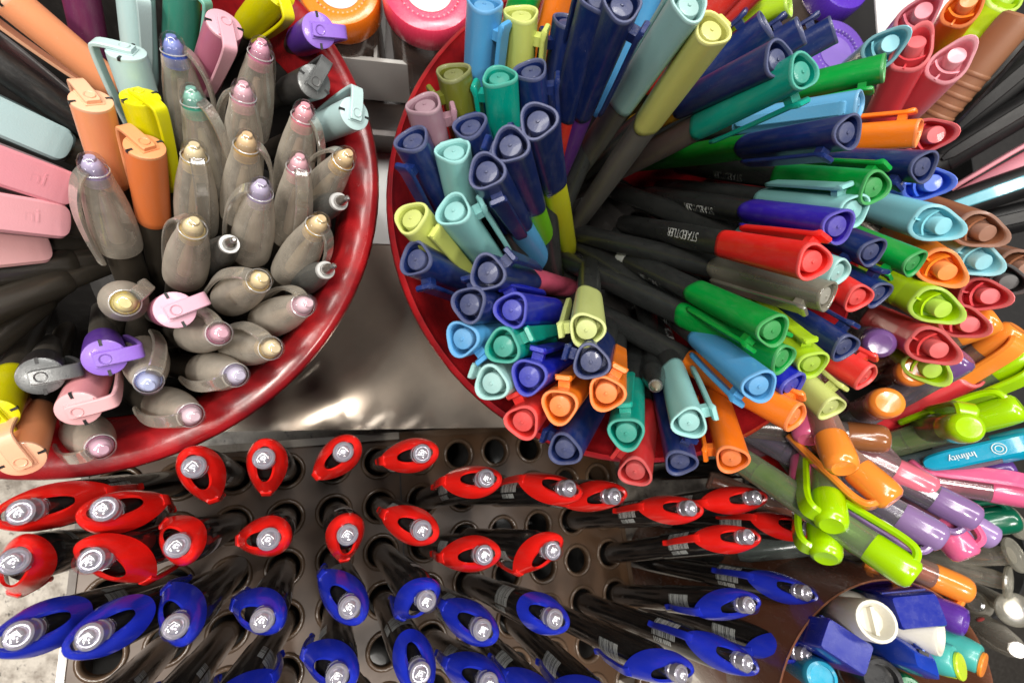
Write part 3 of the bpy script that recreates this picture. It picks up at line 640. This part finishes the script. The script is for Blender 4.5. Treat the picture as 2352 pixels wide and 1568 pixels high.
# ================================================================== left cup
LB = (0.42, 0.60, 0.60); PEACH = (0.86, 0.33, 0.15); LPEACH = (0.95, 0.52, 0.32); YEL = (0.62, 0.58, 0.0); PINK = (0.42, 0.12, 0.2); LPINK = (0.80, 0.42, 0.50); PURP = (0.10, 0.03, 0.32); LPURP = (0.30, 0.15, 0.66)
marker((291, 123), (312, 190), 'pale blue', LB, 185, 148, (0.55, 0.73, 0.72)); marker((210, 234), (236, 328), 'peach', PEACH, 125, 150, LPEACH)
marker((323, 226), (348, 310), 'acid yellow', YEL, -40, 148, (0.78, 0.76, 0.0)); marker((333, 339), (348, 458), 'burnt orange', (0.72, 0.18, 0.045), 140, 149, (0.88, 0.36, 0.15))
marker((515, 60), (490, 131), 'dusty pink', PINK, -80, 147, LPINK); marker((732, 71), (635, 130), 'purple', PURP, 0, 146, LPURP)
GREY = (0.16, 0.165, 0.165)
marker((721, 189), (640, 220), 'silver grey', (0.03, 0.03, 0.03), 60, 142, None, None, plastic((0.13, 0.135, 0.135), 0.35, 0.3, 0.4)); marker((813, 262), (745, 292), 'pale blue', LB, 90, 140, (0.52, 0.70, 0.70))
marker((402, 712), (335, 722), 'dusty pink', PINK, 20, 152, (0.80, 0.45, 0.56)); marker((241, 821), (236, 750), 'purple', PURP, 5, 147, LPURP)
marker((94, 863), (128, 740), 'silver-ended black', (0.012, 0.012, 0.013), 5, 146, None, None, plastic((0.14, 0.145, 0.145), 0.35, 0.3, 0.4)); marker((181, 937), (212, 866), 'light pink', (0.66, 0.26, 0.28), 3, 146, (0.88, 0.48, 0.50))
marker((-12, 955), (48, 815), 'acid yellow', YEL, -60, 140, (0.75, 0.72, 0.0)); marker((50, 1052), (90, 935), 'peach', (0.78, 0.3, 0.13), 115, 142, LPEACH)
marker((15, -5), (215, 160), 'peach', PEACH, 200, 146, LPEACH); marker((310, -20), (318, 80), 'pale blue', LB, -70, 138, (0.45, 0.6, 0.6)); marker((420, -25), (415, 60), 'sea green', (0.03, 0.2, 0.14), -20, 138, (0.2, 0.5, 0.4))
marker((640, -20), (570, 60), 'acid yellow', YEL, -60, 140, (0.78, 0.72, 0.0)); marker((180, -40), (200, 60), 'plum', (0.12, 0.02, 0.07), 90, 132)
marker((-40, 120), (160, 260), 'black', (0.012, 0.012, 0.012), 100, 135, None, None, plastic((0.25, 0.25, 0.25), 0.35, 0.3, 0.5))
for tip, tow, cn, c, clip, z in (
    ((391, 74), (412, 170), 'blue', (0.05, 0.12, 0.6), 20, 147), ((436, 194), (460, 290), 'sea green', (0.04, 0.36, 0.24), -20, 148), ((203, 354), (249, 484), 'lilac', (0.36, 0.28, 0.5), 235, 151),
    ((446, 325), (450, 431), 'cream', (0.72, 0.55, 0.24), -75, 150), ((603, 87), (590, 184), 'pink', (0.72, 0.22, 0.36), 60, 147), ((559, 184), (559, 270), 'pink', (0.75, 0.33, 0.42), 160, 149),
    ((703, 234), (688, 320), 'coral pink', (0.85, 0.26, 0.32), -15, 149), ((569, 302), (561, 394), 'amber', (0.70, 0.42, 0.12), 20, 151), ((690, 352), (677, 458), 'rose', (0.70, 0.28, 0.34), -80, 148),
    ((805, 346), (745, 428), 'amber', (0.72, 0.45, 0.13), 140, 145), ((602, 413), (582, 536), 'lilac', (0.42, 0.34, 0.54), 190, 153), ((447, 502), (430, 600), 'cream', (0.74, 0.56, 0.22), 140, 154),
    ((742, 497), (685, 592), 'amber', (0.72, 0.48, 0.16), -30, 148), ((608, 636), (517, 694), 'cream', (0.76, 0.56, 0.2), 165, 149), ((713, 694), (622, 733), 'pale pink', (0.80, 0.48, 0.55), 110, 144),
    ((515, 765), (415, 768), 'rose', (0.68, 0.28, 0.38), 120, 147), ((637, 800), (540, 795), 'cream', (0.72, 0.54, 0.24), 130, 143), ((289, 697), (246, 640), 'yellow', (0.78, 0.62, 0.14), 35, 155),
    ((344, 889), (328, 784), 'pale blue', (0.36, 0.42, 0.72), 60, 148), ((451, 958), (341, 915), 'pale pink', (0.72, 0.46, 0.54), 190, 139), ((555, 863), (440, 845), 'lilac', (0.5, 0.44, 0.6), 200, 143),
    ((239, 1034), (180, 975), 'rose', (0.60, 0.28, 0.40), 200, 139)):
    gelpen(tip, tow, cn, c, clip, z)
barepen((538, 550), (490, 596), 'uncapped clear pen with silver point beside the lilac-ended gel pen', 127, 'left red cup', CL)
barepen((800, 455), (735, 480), 'uncapped clear pen with silver point beneath the rightmost amber-ended gel pen', 124, 'left red cup', CL)
barepen((769, 610), (687, 650), 'uncapped clear pen with silver point leaning on the red rim, lower right', 125, 'left red cup', CL)
# markers lying out over the left edge, broad round-ended clips up
def m_wide_clip():
    return strap(smooth_path([(7.4, 138), (9.6, 134), (10.2, 126), (10.0, 117), (9.6, 113), (9.4, 111), (9.2, 109.6), (9.1, 109)], 4), [11.6] * 17 + [11.6, 11.5, 11.3, 11.0, 10.5, 9.8, 9.0, 8.0, 6.8, 5.4, 3.8, 2.0], [2.6] * 17 + [2.6 - 0.1 * i for i in range(12)], 0.9)
def widemarker(tip, tow, cname, c, z, text=True):
    P0, d = solve(tip, tow, z, 8, 140, CL); base = P0 + d * 140
    t = thing('clip_marker', frame(base, -d, clip_dir(None, P0)), cname + ' broad-clipped marker', 'marker', tip, 'left edge', 'broad-clipped markers at the left edge'); BASES[t.name] = base
    part('barrel', get('mk/barrel', m_mk_body), SMOKE, t); part('ink_tube', get('mk/ink_tube', None), INK, t)
    k = part('cap', get('mk/cap', m_mk_cap), SMOKE if cname == 'x' else plastic([x * 0.35 for x in c], 0.45, 0.3), t)
    part('clip', get('wm/clip', m_wide_clip), plastic(c, 0.4, 0.2), k)
    if text: flat_text('uni', t, (11.4, 0.5, 121), 6.0, plastic([x * 0.9 for x in c], 0.4, 0.1), -1)
widemarker((-165, 195), (60, 296), 'pale blue', (0.40, 0.56, 0.58), 120, False); widemarker((-175, 320), (40, 395), 'rose pink', (0.74, 0.30, 0.36), 128); widemarker((-200, 460), (30, 492), 'rose pink', (0.80, 0.38, 0.43), 126)
widemarker((-220, 590), (0, 572), 'light pink', (0.85, 0.45, 0.46), 112, False)

for tip, tow, z in (((-110, 640), (150, 602), 118), ((-90, 735), (130, 650), 120), ((-70, 820), (80, 700), 112), ((-130, 700), (100, 640), 96), ((-120, 560), (180, 560), 100)):
    marker(tip, tow, 'smoky dark', (0.03, 0.042, 0.03), 200, z, None, None, None, 'left red cup', 1, SMOKE)

# ================================================================== felt pens and gel pens at the right
HF = tuple(on_z((1960, 440), 2).xy); HG = tuple(on_z((1860, 1030), 0).xy)
FR = (0.66, 0.055, 0.07); FP = (0.78, 0.20, 0.27); FB = (0.20, 0.56, 0.66); FO = (0.9, 0.24, 0.015); FL = (0.36, 0.58, 0.0); FBR = (0.27, 0.105, 0.05)
for tip, tow, cn, c, ribs, z in (((2110, 37), (2067, 84), 'pink', FP, N_, 118), ((2216, 14), (2160, 93), 'orange', FO, N_, 116), ((2315, -8), (2216, 101), 'lime', FL, Y, 112), ((2098, 112), (2048, 214), 'red', FR, N_, 122),
    ((2186, 141), (2104, 231), 'light pink', (0.86, 0.36, 0.43), N_, 124), ((2032, 110), (1992, 140), 'light blue', FB, N_, 118), ((2135, 312), (2070, 322), 'red', FR, N_, 118), ((2128, 421), (2060, 422), 'bright blue', (0.03, 0.12, 0.7), N_, 118),
    ((2151, 516), (2033, 481), 'light blue', FB, N_, 124), ((2253, 531), (2085, 466), 'brown', FBR, N_, 122), ((2245, 597), (2177, 568), 'light blue', (0.25, 0.58, 0.67), Y, 116), ((2164, 618), (2085, 563), 'orange', FO, N_, 121),
    ((2151, 705), (2072, 668), 'lime', FL, Y, 121), ((2259, 678), (2172, 662), 'red', FR, N_, 114), ((2214, 741), (2160, 722), 'red', FR, N_, 112), ((2142, 797), (2020, 737), 'red', (0.6, 0.045, 0.045), Y, 121),
    ((2303, 644), (2240, 625), 'black', (0.02, 0.02, 0.02), N_, 110), ((2345, 615), (2270, 590), 'brown', FBR, N_, 112), ((2232, 853), (2138, 905), 'bright red', (0.7, 0.03, 0.04), N_, 92), ((2130, 842), (2080, 800), 'lime', FL, N_, 112)):
    feltpen(tip, tow, cn, c, None, z, ribs, home=HF if tip[1] < 700 else HG)
GO_ = (0.80, 0.24, 0.03); GPU = (0.13, 0.06, 0.20); GLI = (0.32, 0.58, 0.0); GPK = (0.72, 0.12, 0.26)
for tip, tow, cn, c, clip, z, tx in (((2022, 790), (1970, 765), 'purple', GPU, 'away', 108, N_), ((2101, 853), (2027, 868), 'orange', GO_, 'away', 108, N_), ((2041, 923), (1941, 955), 'orange', GO_, 'away', 114, N_), ((2222, 816), (2059, 910), 'purple', GPU, 'away', 110, N_),
    ((2295, 729), (2216, 758), 'orange', GO_, 'away', 108, N_), ((2342, 753), (2232, 826), 'orange', GO_, -120, 108, N_), ((2372, 810), (2230, 876), 'lime', GLI, -120, 106, N_), ((2227, 981), (2006, 992), 'lime', GLI, 80, 120, N_),
    ((2350, 931), (2243, 963), 'lime', GLI, 90, 114, N_), ((2395, 1008), (2100, 1072), 'turquoise', (0.0, 0.30, 0.48), None, 112, 'Infinity'), ((2385, 1138), (2095, 1094), 'pink', GPK, 150, 106, N_), ((2339, 1188), (2258, 1198), 'dark green', (0.0, 0.10, 0.05), 90, 96, N_),
    ((2251, 1198), (2014, 1075), 'purple', (0.22, 0.13, 0.30), -100, 110, N_), ((2173, 1244), (2046, 1172), 'purple', (0.24, 0.15, 0.33), -120, 113, N_), ((2056, 1153), (1965, 1075), 'orange', GO_, 225, 116, N_), ((1939, 1078), (1916, 1025), 'orange', GO_, 'away', 116, N_),
    ((1910, 1210), (1897, 1107), 'lime', GLI, 170, 110, N_), ((1897, 1285), (1890, 1205), 'lime', GLI, 190, 104, N_), ((2108, 1328), (1933, 1211), 'lime', GLI, 55, 124, 'Infinity'), ((2228, 1283), (2160, 1205), 'pink', GPK, 45, 106, N_),
    ((2232, 1361), (2095, 1302), 'orange', GO_, -120, 84, N_), ((1858, 1012), (1850, 960), 'pink', GPK, 'away', 96, N_), ((1848, 1128), (1850, 1060), 'pink', GPK, 'away', 88, N_), ((2330, 1075), (2120, 1100), 'violet', (0.10, 0.04, 0.22), 90, 100, N_), ((2150, 1130), (2010, 1060), 'rose', (0.62, 0.14, 0.2), 'away', 100, N_), ((2290, 1240), (2180, 1180), 'lilac', (0.3, 0.2, 0.42), 'away', 94, N_), ((1985, 1262), (1920, 1180), 'leaf green', (0.14, 0.36, 0.01), 'away', 92, N_), ((2045, 1010), (1950, 1000), 'brown', (0.25, 0.09, 0.03), 'away', 98, N_)):
    clipgel(tip, tow, cn, c, clip, z, home=HG, text=tx)

# ---- broad black markers, upper right
def bigmarker(tip, tow, cname, capc, z, clip=None, accent=None, L=150):
    P0, d = solve(tip, tow, z, 2, L, HF); base = P0 + d * L
    t = thing('brush_marker', frame(base, -d, clip_dir(clip, P0)), cname + ' brush marker', 'marker', tip, 'upper right corner', 'brush markers in the upper right corner'); BASES[t.name] = base
    part('barrel', get('bm/barrel', lambda: lathe([(5, 0), (7, 4), (7.2, 60), (7.2, 100)], 24)), plastic((0.004, 0.004, 0.0045), 0.55, 0.03, coat=0.0), t)
    cm = plastic(capc, 0.55, 0.06, coat=0.0)
    k = part('cap', get('bm/cap', lambda: lathe([(7.3, 95), (7.6, 96), (7.8, 120), (7.8, 146), (7.2, 149), (5.8, 150), (5.4, 148), (0.5, 147.6)], 26, 0.05)), cm, t)
    part('clip', get('bm/clip', lambda: strap([(7.6, 146), (10, 144), (10.2, 120), (9.4, 98), (8.6, 94)], [6, 6, 6, 5, 2.5], 2.0, 0.5)), plastic(accent, 0.4, 0.2) if accent else cm, k)
    if cname == 'brown': part('grip_groove', get('bm/grip_groove', lambda: join(*[lathe([(7.9, 104 + q * 5), (8.15, 104.4 + q * 5), (8.15, 105.6 + q * 5), (7.9, 106 + q * 5)], 26, 0.05) for q in range(5)])), cm, k)
BLK = (0.004, 0.004, 0.0045)
bigmarker((2349, 34), (2211, 197), 'brown', (0.27, 0.12, 0.06), 118, -60, BLK); bigmarker((2450, 80), (2230, 265), 'black', BLK, 112, None); bigmarker((2470, 180), (2240, 320), 'black', BLK, 110, None)
bigmarker((2530, 290), (2290, 420), 'black with pink cap', (0.70, 0.28, 0.34), 112, 120, (0.7, 0.3, 0.35)); bigmarker((2460, 380), (2230, 460), 'black', BLK, 104, None, (0.1, 0.4, 0.5)); bigmarker((2470, 470), (2250, 520), 'black', BLK, 98, None)
bigmarker((2440, 0), (2240, 200), 'black', BLK, 98, 60)

# ---- paper cup, bottom right
pts = [on_z(o, 86) for o in ((1835, 1461), (1905, 1380), (2014, 1332))]
ax, ay, bx, by, cx_, cy_ = *pts[0].xy, *pts[1].xy, *pts[2].xy
dd = 2 * (ax * (by - cy_) + bx * (cy_ - ay) + cx_ * (ay - by))
ux = ((ax * ax + ay * ay) * (by - cy_) + (bx * bx + by * by) * (cy_ - ay) + (cx_ * cx_ + cy_ * cy_) * (ay - by)) / dd
uy = ((ax * ax + ay * ay) * (cx_ - bx) + (bx * bx + by * by) * (ax - cx_) + (cx_ * cx_ + cy_ * cy_) * (bx - ax)) / dd
rc = math.hypot(ax - ux, ay - uy); HH = (ux, uy)
print('paper cup', HH, rc, [(round(on_z(o, 108).x - ux), round(on_z(o, 108).y - uy)) for o in ((2014, 1426), (2112, 1403), (1946, 1484), (2222, 1432), (2128, 1523))])
pc = bpy.data.objects.new('paper_cup', mesh('paper_cup', *loft([ring(rc - 9, -94.5, 64), ring(rc - 0.6, 84, 64), ring(rc + 0.1, 85.4, 64), ring(rc - 0.3, 86.0, 64), ring(rc - 0.9, 85.4, 64), ring(rc - 1.2, 80, 64), ring(rc - 5, -30, 64)], True, True), 60)); col.objects.link(pc)
pc.data.materials[0] = plastic((0.20, 0.075, 0.04), 0.3, 0.5, coat=0.3); pc.location = Vector((ux, uy, -40)) * MM; pc.location.z = 0
pc['label'] = 'thin-walled brown cup at the bottom right, holding blue and white caps'; pc['category'] = 'pen cup'
def capthing(tip, tow, desc, build, z, clip=None, L=130, home=None, category='marker'):
    sc = 1.0 if home else 1.08
    if not home: z -= 5
    L *= sc; P0, d = solve(tip, tow, z, z - 0.9 * L, L, home or HH); base = P0 + d * L
    t = thing(desc[0], frame(base, -d, clip_dir(clip, P0)) @ Matrix.Scale(sc, 4), desc[1], category, tip, 'brown cup at the bottom right'); BASES[t.name] = base
    build(t); return t
def rrect(w, h, z, b=1.2, sx=0.0):
    o = []
    for (qx, qy, a0) in ((w - b, h - b, 0), (-w + b, h - b, 90), (-w + b, -h + b, 180), (w - b, -h + b, 270)):
        for q in range(4):
            a = math.radians(a0 + q * 30); o.append((qx + b * math.cos(a), qy + b * math.sin(a), z + sx * (qx + b * math.cos(a))))
    return o
def b_block(c):
    def f(t):
        part('barrel', get('hb/barrel', lambda: lathe([(4, 0), (5, 4), (5, 84)], 20)), BODY, t)
        k = part('cap', get('hb/cap', lambda: loft([rrect(5.5, 8.0, 96), rrect(6, 8.6, 97), rrect(6, 8.6, 128.6), rrect(5.4, 8.0, 130)])), plastic(c, 0.3, 0.15), t)
        part('ridge', get('hb/ridge', lambda: box(6.0, 6.5, -8.2, 8.2, 122, 123.6)), plastic([x * 1.3 + 0.03 for x in c], 0.35, 0.15), k)
    return f
def b_white(t):
    c = plastic((0.68, 0.65, 0.56), 0.5, 0.3)
    part('barrel', get('hw/barrel', lambda: lathe([(4, 0), (6, 4), (6.2, 84)], 24)), BODY, t)
    k = part('cap', get('hw/cap', lambda: loft([ring(6.6, 94), ring(7.1, 95), ring(7.3, 129), ring(7.0, 130), ring(6.0, 130.2), ring(5.0, 128.6), ring(4.2, 126)])), c, t)
    part('web', get('hw/web', lambda: box(-4.6, 4.6, -0.6, 0.6, 126, 128.8)), c, k)
def b_round(c):
    def f(t):
        part('barrel', get('hr/barrel', lambda: lathe([(4, 0), (5, 4), (5.2, 84)], 20)), BODY, t)
        part('cap', get('hr/cap', lambda: lathe([(5.6, 80), (6.0, 81), (6.2, 126), (6.0, 128), (5.4, 129.4), (4.2, 129.8), (4.0, 129), (0.4, 128.8)], 26)), plastic(c, 0.35, 0.15), t)
    return f
def b_wedge(t):
    c = plastic((0.012, 0.05, 0.42), 0.28, 0.15)
    part('barrel', get('hb/barrel', lambda: None), BODY, t)
    k = part('cap', get('hg/cap', lambda: loft([rrect(6, 8, 90), rrect(6.3, 8.4, 92), rrect(6.3, 8.4, 106), rrect(5.2, 7.2, 118, 1.2, -0.35), rrect(3.6, 5.2, 127, 1.2, -0.8), rrect(2.4, 3.6, 130, 1.0, -0.8)])), c, t)
    part('ridge', get('hg/ridge', lambda: strap([(6.5, 93), (6.5, 106), (5.6, 117), (4.0, 127)], [1.0, 1.0, 0.9, 0.8], 0.8, 0.2)), plastic((0.05, 0.14, 0.6), 0.3, 0.1), k)
    part('vent_hole', get('hg/vent', lambda: box(2.2, 3.8, -1.6, 1.6, 125.5, 127.6)), INK, k)
def b_tag(tagc):
    def f(t):
        c = plastic((0.06, 0.40, 0.36), 0.4, 0.2)
        part('barrel', get('ht/barrel', lambda: lathe([(4, 0), (6, 4), (6.3, 124), (5.8, 128), (5.2, 128.6)], 26)), c, t)
        m = plastic(tagc, 0.35, 0.1)
        part('clip', get('ht/clip', lambda: strap([(6.9, 84), (7.0, 120), (6.6, 127)], [4, 4, 4.4], 1.4, 0.3)), m, t)
        part('end_tag', get('ht/end_tag', lambda: lathe([(4.6, 128.4), (5.0, 128.8), (5.0, 129.6), (4.6, 130), (0.4, 130.1)], 24, cx=2.2)), m, t)
    return f
def b_ribbed(t):
    part('barrel', get('hk/barrel', lambda: lathe([(4, 0), (7, 4), (7, 70)], 24)), INK, t)
    pr = [(7.4, 70)]
    for q in range(10): pr += [(7.9, 72 + q * 4), (7.9, 74.4 + q * 4), (7.2, 74.8 + q * 4), (7.2, 75.6 + q * 4)]
    pr += [(8, 113), (8, 128), (7.2, 130), (5.6, 130), (5.2, 127), (0.5, 127)]
    part('cap', get('hk/cap', lambda: lathe(pr, 28)), plastic((0.015, 0.015, 0.016), 0.35, 0.2), t)
DBL = (0.012, 0.022, 0.26)
capthing((2112, 1403), (1955, 1360), ('block_cap_marker', 'dark blue block-capped marker lying behind the white cap'), b_block(DBL), 106, 100)
capthing((2014, 1426), (1887, 1405), ('white_cap_marker', 'white round-capped marker beside the thin brown cup rim'), b_white, 114, 90)
capthing((2222, 1432), (2124, 1390), ('round_cap_marker', 'purple round-capped marker under the dark blue block cap'), b_round((0.10, 0.03, 0.30)), 98, 90)
capthing((2160, 1462), (2056, 1428), ('white_cap_marker', 'white round-capped marker squeezed between blue wedge and purple cap'), b_white, 104, 90)
capthing((1946, 1484), (1850, 1466), ('block_cap_marker', 'dark blue block-capped marker nearest the brown cup wall'), b_block(DBL), 108, 60)
capthing((2128, 1523), (1998, 1465), ('wedge_cap_marker', 'bright blue wedge-capped marker with two slots at its nose'), b_wedge, 110, 70)
capthing((2205, 1520), (2120, 1500), ('tag_clip_marker', 'teal marker with round lime clip tag'), b_tag((0.5, 0.66, 0.03)), 104, -60)
capthing((2262, 1520), (2176, 1478), ('tag_clip_marker', 'teal marker with round orange clip tag'), b_tag((0.86, 0.25, 0.03)), 100, -60)
capthing((2030, 1562), (1916, 1522), ('ribbed_marker', 'black ribbed marker cap at the bottom edge'), b_ribbed, 100, 90)
capthing((1890, 1556), (1850, 1530), ('round_cap_marker', 'turquoise round-capped marker at the bottom edge'), b_round((0.02, 0.33, 0.5)), 100, 90)
capthing((2090, 1590), (2010, 1535), ('round_cap_marker', 'dark green round-capped marker below the blue wedge cap'), b_round((0.0, 0.16, 0.05)), 90, 90)
HI = tuple(on_z((2080, 1230), 0).xy)
TUBE = clear((0.85, 0.83, 0.78), 0.22, (0.5, 0.47, 0.4), 0.12, 0.5)
def b_stir(t):
    part('tube', get('st/tube', lambda: lathe([(3.4, 0), (4.2, 3), (4.3, 122), (3.6, 126)], 20)), TUBE, t)
    part('end_disc', get('st/end_disc', lambda: lathe([(3.6, 125.5), (7.6, 126.2), (7.9, 127), (7.6, 127.8), (5.5, 128.2), (0.5, 128.4)], 28)), clear((0.92, 0.9, 0.84), 0.1, (0.42, 0.4, 0.33), 0.15, 0.5), t)
    part('refill', get('st/refill', lambda: lathe([(1.4, 4), (1.5, 118)], 12)), plastic((0.25, 0.23, 0.21), 0.4, 0.2), t)
def b_fat(t):
    part('tube', get('st/fat', lambda: lathe([(4, 0), (6.6, 5), (6.8, 112), (5.4, 122), (3.4, 127)], 26)), TUBE, t)
    part('end_ring', get('st/fatring', lambda: loft([ring(3.6, 126, 8), ring(3.9, 127, 8), ring(3.6, 129.5, 8), ring(2.2, 129.8, 8), ring(2.0, 127, 8)])), CRYSTAL, t)
    b = plastic((0.6, 0.08, 0.08), 0.4, 0.2)
    for q, (a, z) in enumerate(((20, 96), (-25, 108), (0, 84), (40, 70))): 
        o = part('red_dot', get('st/dot', lambda: lathe([(1.8, -0.2), (1.9, 0), (1.4, 0.3), (0.2, 0.4)], 14)), b, t); o.matrix_local = Matrix.Rotation(math.radians(a), 4, 'Z') @ Matrix.Translation(Vector((6.75, 0, z)) * MM) @ Matrix.Rotation(PI / 2, 4, 'Y')
for tip, tow, z, f, d in (((2342, 1273), (2200, 1280), 92, b_stir, 'clear stick with flat round end, second from top'), ((2329, 1341), (2180, 1300), 88, b_stir, 'clear stick with flat round end, third from top'), ((2336, 1403), (2190, 1330), 84, b_stir, 'clear stick with flat round end, lowest of four'),
                     ((2342, 1198), (2200, 1215), 86, b_stir, 'clear stick with flat round end, topmost of four'), ((2240, 1387), (2300, 1330), 70, b_fat, 'clear fat pen with octagonal crystal end and red dots, by purple cap'), ((2346, 1497), (2210, 1410), 92, b_fat, 'clear fat red-dotted pen with crystal end in the corner'),
                     ((2255, 1231), (2200, 1220), 84, b_fat, 'clear fat pen with crystal end behind the pink gel pen')):
    t = capthing(tip, tow, ('clear_stick_pen', d), f, z, None, 129, HI, 'pen')
for d in THINGS[-7:]: d['where'] = 'right edge'

# ---- jars, divider tray and card behind the cups
def jar(o, rpx, z, lidc, desc, h=60, sealc=(0.75, 0.68, 0.66)):
    P = on_z(o, z); dep = -(CM.transposed() @ (P - CAM)).z; r = rpx * dep / FOC
    t = thing('paint_jar', Matrix.Translation(Vector((P.x, P.y, z - h)) * MM), desc, 'jar', o, 'behind the cups', 'paint jars behind the cups')
    part('glass', mesh('glass', *lathe([(r * .86, 0), (r * .9, 2), (r * .9, h - 12)], 40)), clear((0.55, 0.45, 0.4), 0.35, (0.25, 0.18, 0.15), 0.15, 0.4), t)
    part('paint', mesh('paint', *lathe([(r * .82, 1), (r * .84, 3), (r * .84, h * 0.5)], 32)), plastic((0.02, 0.03, 0.12), 0.5, 0.1), t)
    k = part('lid', mesh('lid', *lathe([(r * .97, h - 13), (r, h - 12), (r, h - 2.5), (r * .95, h - 0.6), (r * .82, h), (r * .68, h - .2), (r * .64, h - 1.6), (r * .2, h - 1.6)], 48)), plastic(lidc, 0.32, 0.1, coat=0.3), t)
    bead = mesh('grip_bead', *box(-0.5, 0.5, -0.35, 0.35, -0.5, 0.35))
    for q in range(36):
        b = part('grip_bead', bead, plastic([min(1, x * .8 + .2) for x in lidc], 0.4, 0.1), k); a = 2 * PI * q / 36
        b.matrix_local = Matrix.Translation(Vector((r * .66 * math.cos(a), r * .66 * math.sin(a), h - 0.6)) * MM) @ Matrix.Rotation(a, 4, 'Z')
    part('seal', mesh('seal', *lathe([(r * .5, h - 1.6), (r * .5, h - 1.2), (r * .2, h - 1.1)], 32)), plastic(sealc, 0.4, 0.2), k)
jar((778, -28), 92, 70, (0.9, 0.2, 0.01), 'squat jar with bright orange lid above the left cup'); jar((985, -28), 108, 78, (0.82, 0.05, 0.12), 'squat jar with hot pink lid between the two red cups')
jar((1925, 118), 82, 62, (0.16, 0.08, 0.45), 'squat jar with purple lid behind the navy fineliners', sealc=(0.22, 0.14, 0.5)); jar((1940, -45), 70, 62, (0.09, 0.03, 0.42), 'squat jar with deep violet lid at the top edge', sealc=(0.12, 0.05, 0.45))
tray = root('divider_tray', Matrix.Translation((0, 0, 0))); tray['label'] = 'dark compartment tray with pale divider edges under the two jars'; tray['category'] = 'tray'
WEDGE = plastic((0.62, 0.62, 0.6), 0.4, 0.2); DTR = smoked((0.05, 0.035, 0.03), 0.25, 0.5)
a = on_z((780, 128), 46); b = on_z((1000, 142), 46)
part('divider', mesh('divider', *box(a.x, b.x, a.y - 1.0, a.y + 1.0, 12, 46)), WEDGE, tray)
c_ = on_z((864, 60), 46)
part('divider', mesh('divider', *box(c_.x - 0.8, c_.x + 0.8, a.y + 1.1, a.y + 90, 12, 45.6)), WEDGE, tray)
part('tray_floor', mesh('tray_floor', *box(a.x - 40, b.x + 60, a.y - 24, a.y + 120, 2, 9)), DTR, tray)
part('front_wall', mesh('front_wall', *box(a.x - 40, b.x + 60, a.y - 27, a.y - 24.1, 0.5, 22)), plastic((0.10, 0.07, 0.06), 0.4, 0.3), tray)
p0 = on_z((900, 235), 1); 
cd = bpy.data.objects.new('paper_sheet', mesh('paper_sheet', *box(-38, 8, on_z((880, 560), 1).y, p0.y, 0.2, 0.8))); col.objects.link(cd); cd.data.materials[0] = plastic((0.82, 0.82, 0.8), 0.6, 0.1)
cd['label'] = 'white paper sheet lying on the shelf in the gap between the cups'; cd['category'] = 'paper'
q0 = on_z((2018, 90), 60); q1 = on_z((2120, -30), 60)
cd = bpy.data.objects.new('price_card', mesh('price_card', *box(q0.x, q1.x + 20, q0.y, q1.y + 30, 59, 60))); col.objects.link(cd); cd.data.materials[0] = plastic((0.85, 0.85, 0.83), 0.5, 0.05)
cd['label'] = 'blank white card behind the pink felt pen at the top right'; cd['category'] = 'card'
# dark holders that carry the pens at the right
for (hx, hy), r, nm, lb in ((HF, 46, 'pen_pot', 'low black pot under the slant-ended felt pens'), (HG, 44, 'pen_pot', 'low black pot under the see-through gel pens'), (HI, 34, 'pen_pot', 'low black pot under the clear flat-ended sticks')):
    o = bpy.data.objects.new(nm, mesh(nm, *loft([ring(r - 2, 0.3, 40), ring(r, 2, 40), ring(r, 44, 40), ring(r - 2, 44.5, 40), ring(r - 2.4, 2.5, 40)]), 50)); col.objects.link(o); o.data.materials[0] = plastic((0.02, 0.02, 0.02), 0.5, 0.2)
    o.location = Vector((hx, hy, 0)) * MM; o['label'] = lb; o['category'] = 'pot'

# ================================================================== labels: each names its look and its neighbours
from collections import Counter
def rel(a, b):
    dx, dy = a[0] - b[0], a[1] - b[1]
    if abs(dx) > abs(dy): return 'right of' if dx > 0 else 'left of'
    return 'below' if dy > 0 else 'above'
short = {'clear-capped gel pen with ': '', ' flat-ended marker': ' marker', ' slant-ended felt pen': ' felt pen', '-hooded black rollerball': ' rollerball'}
def brief(s):
    if s.startswith('clear-capped'): return s.split('with ')[1].replace(' end', '') + '-ended gel pen'
    for k, v in short.items(): s = s.replace(k, v)
    s = s.split(' with ')[0] if len(s.split()) > 5 else s
    return s
counts = Counter((d['desc'], d['where']) for d in THINGS); taken = set()
for d in THINGS:
    if d['o'].get('label'): continue
    if counts[(d['desc'], d['where'])] == 1 and len(d['desc'].split()) >= 4:
        lab = d['desc'] if len(d['desc'].split()) > 8 else d['desc'] + ' in the ' + d['where']
        lab = ' '.join(lab.split()[:16])
        if lab not in taken: d['o']['label'] = lab; taken.add(lab); continue
    near = sorted((e for e in THINGS if e is not d), key=lambda e: math.hypot(e['tip'][0] - d['tip'][0], e['tip'][1] - d['tip'][1]))[:9]
    ok = None
    for i in range(len(near)):
        for j in range(i + 1, len(near)):
            A, B = near[i], near[j]; ra, rb_ = rel(d['tip'], A['tip']), rel(d['tip'], B['tip'])
            if brief(A['desc']) == brief(B['desc']): continue
            lab = f"{d['desc']} {ra} the {brief(A['desc'])} and {rb_} the {brief(B['desc'])}"
            if lab not in taken and len(lab.split()) <= 16: ok = lab; break
        if ok: break
    if not ok: ok = f"{d['desc']} {rel(d['tip'], near[0]['tip'])} the {brief(near[0]['desc'])}"
    taken.add(ok); d['o']['label'] = ok
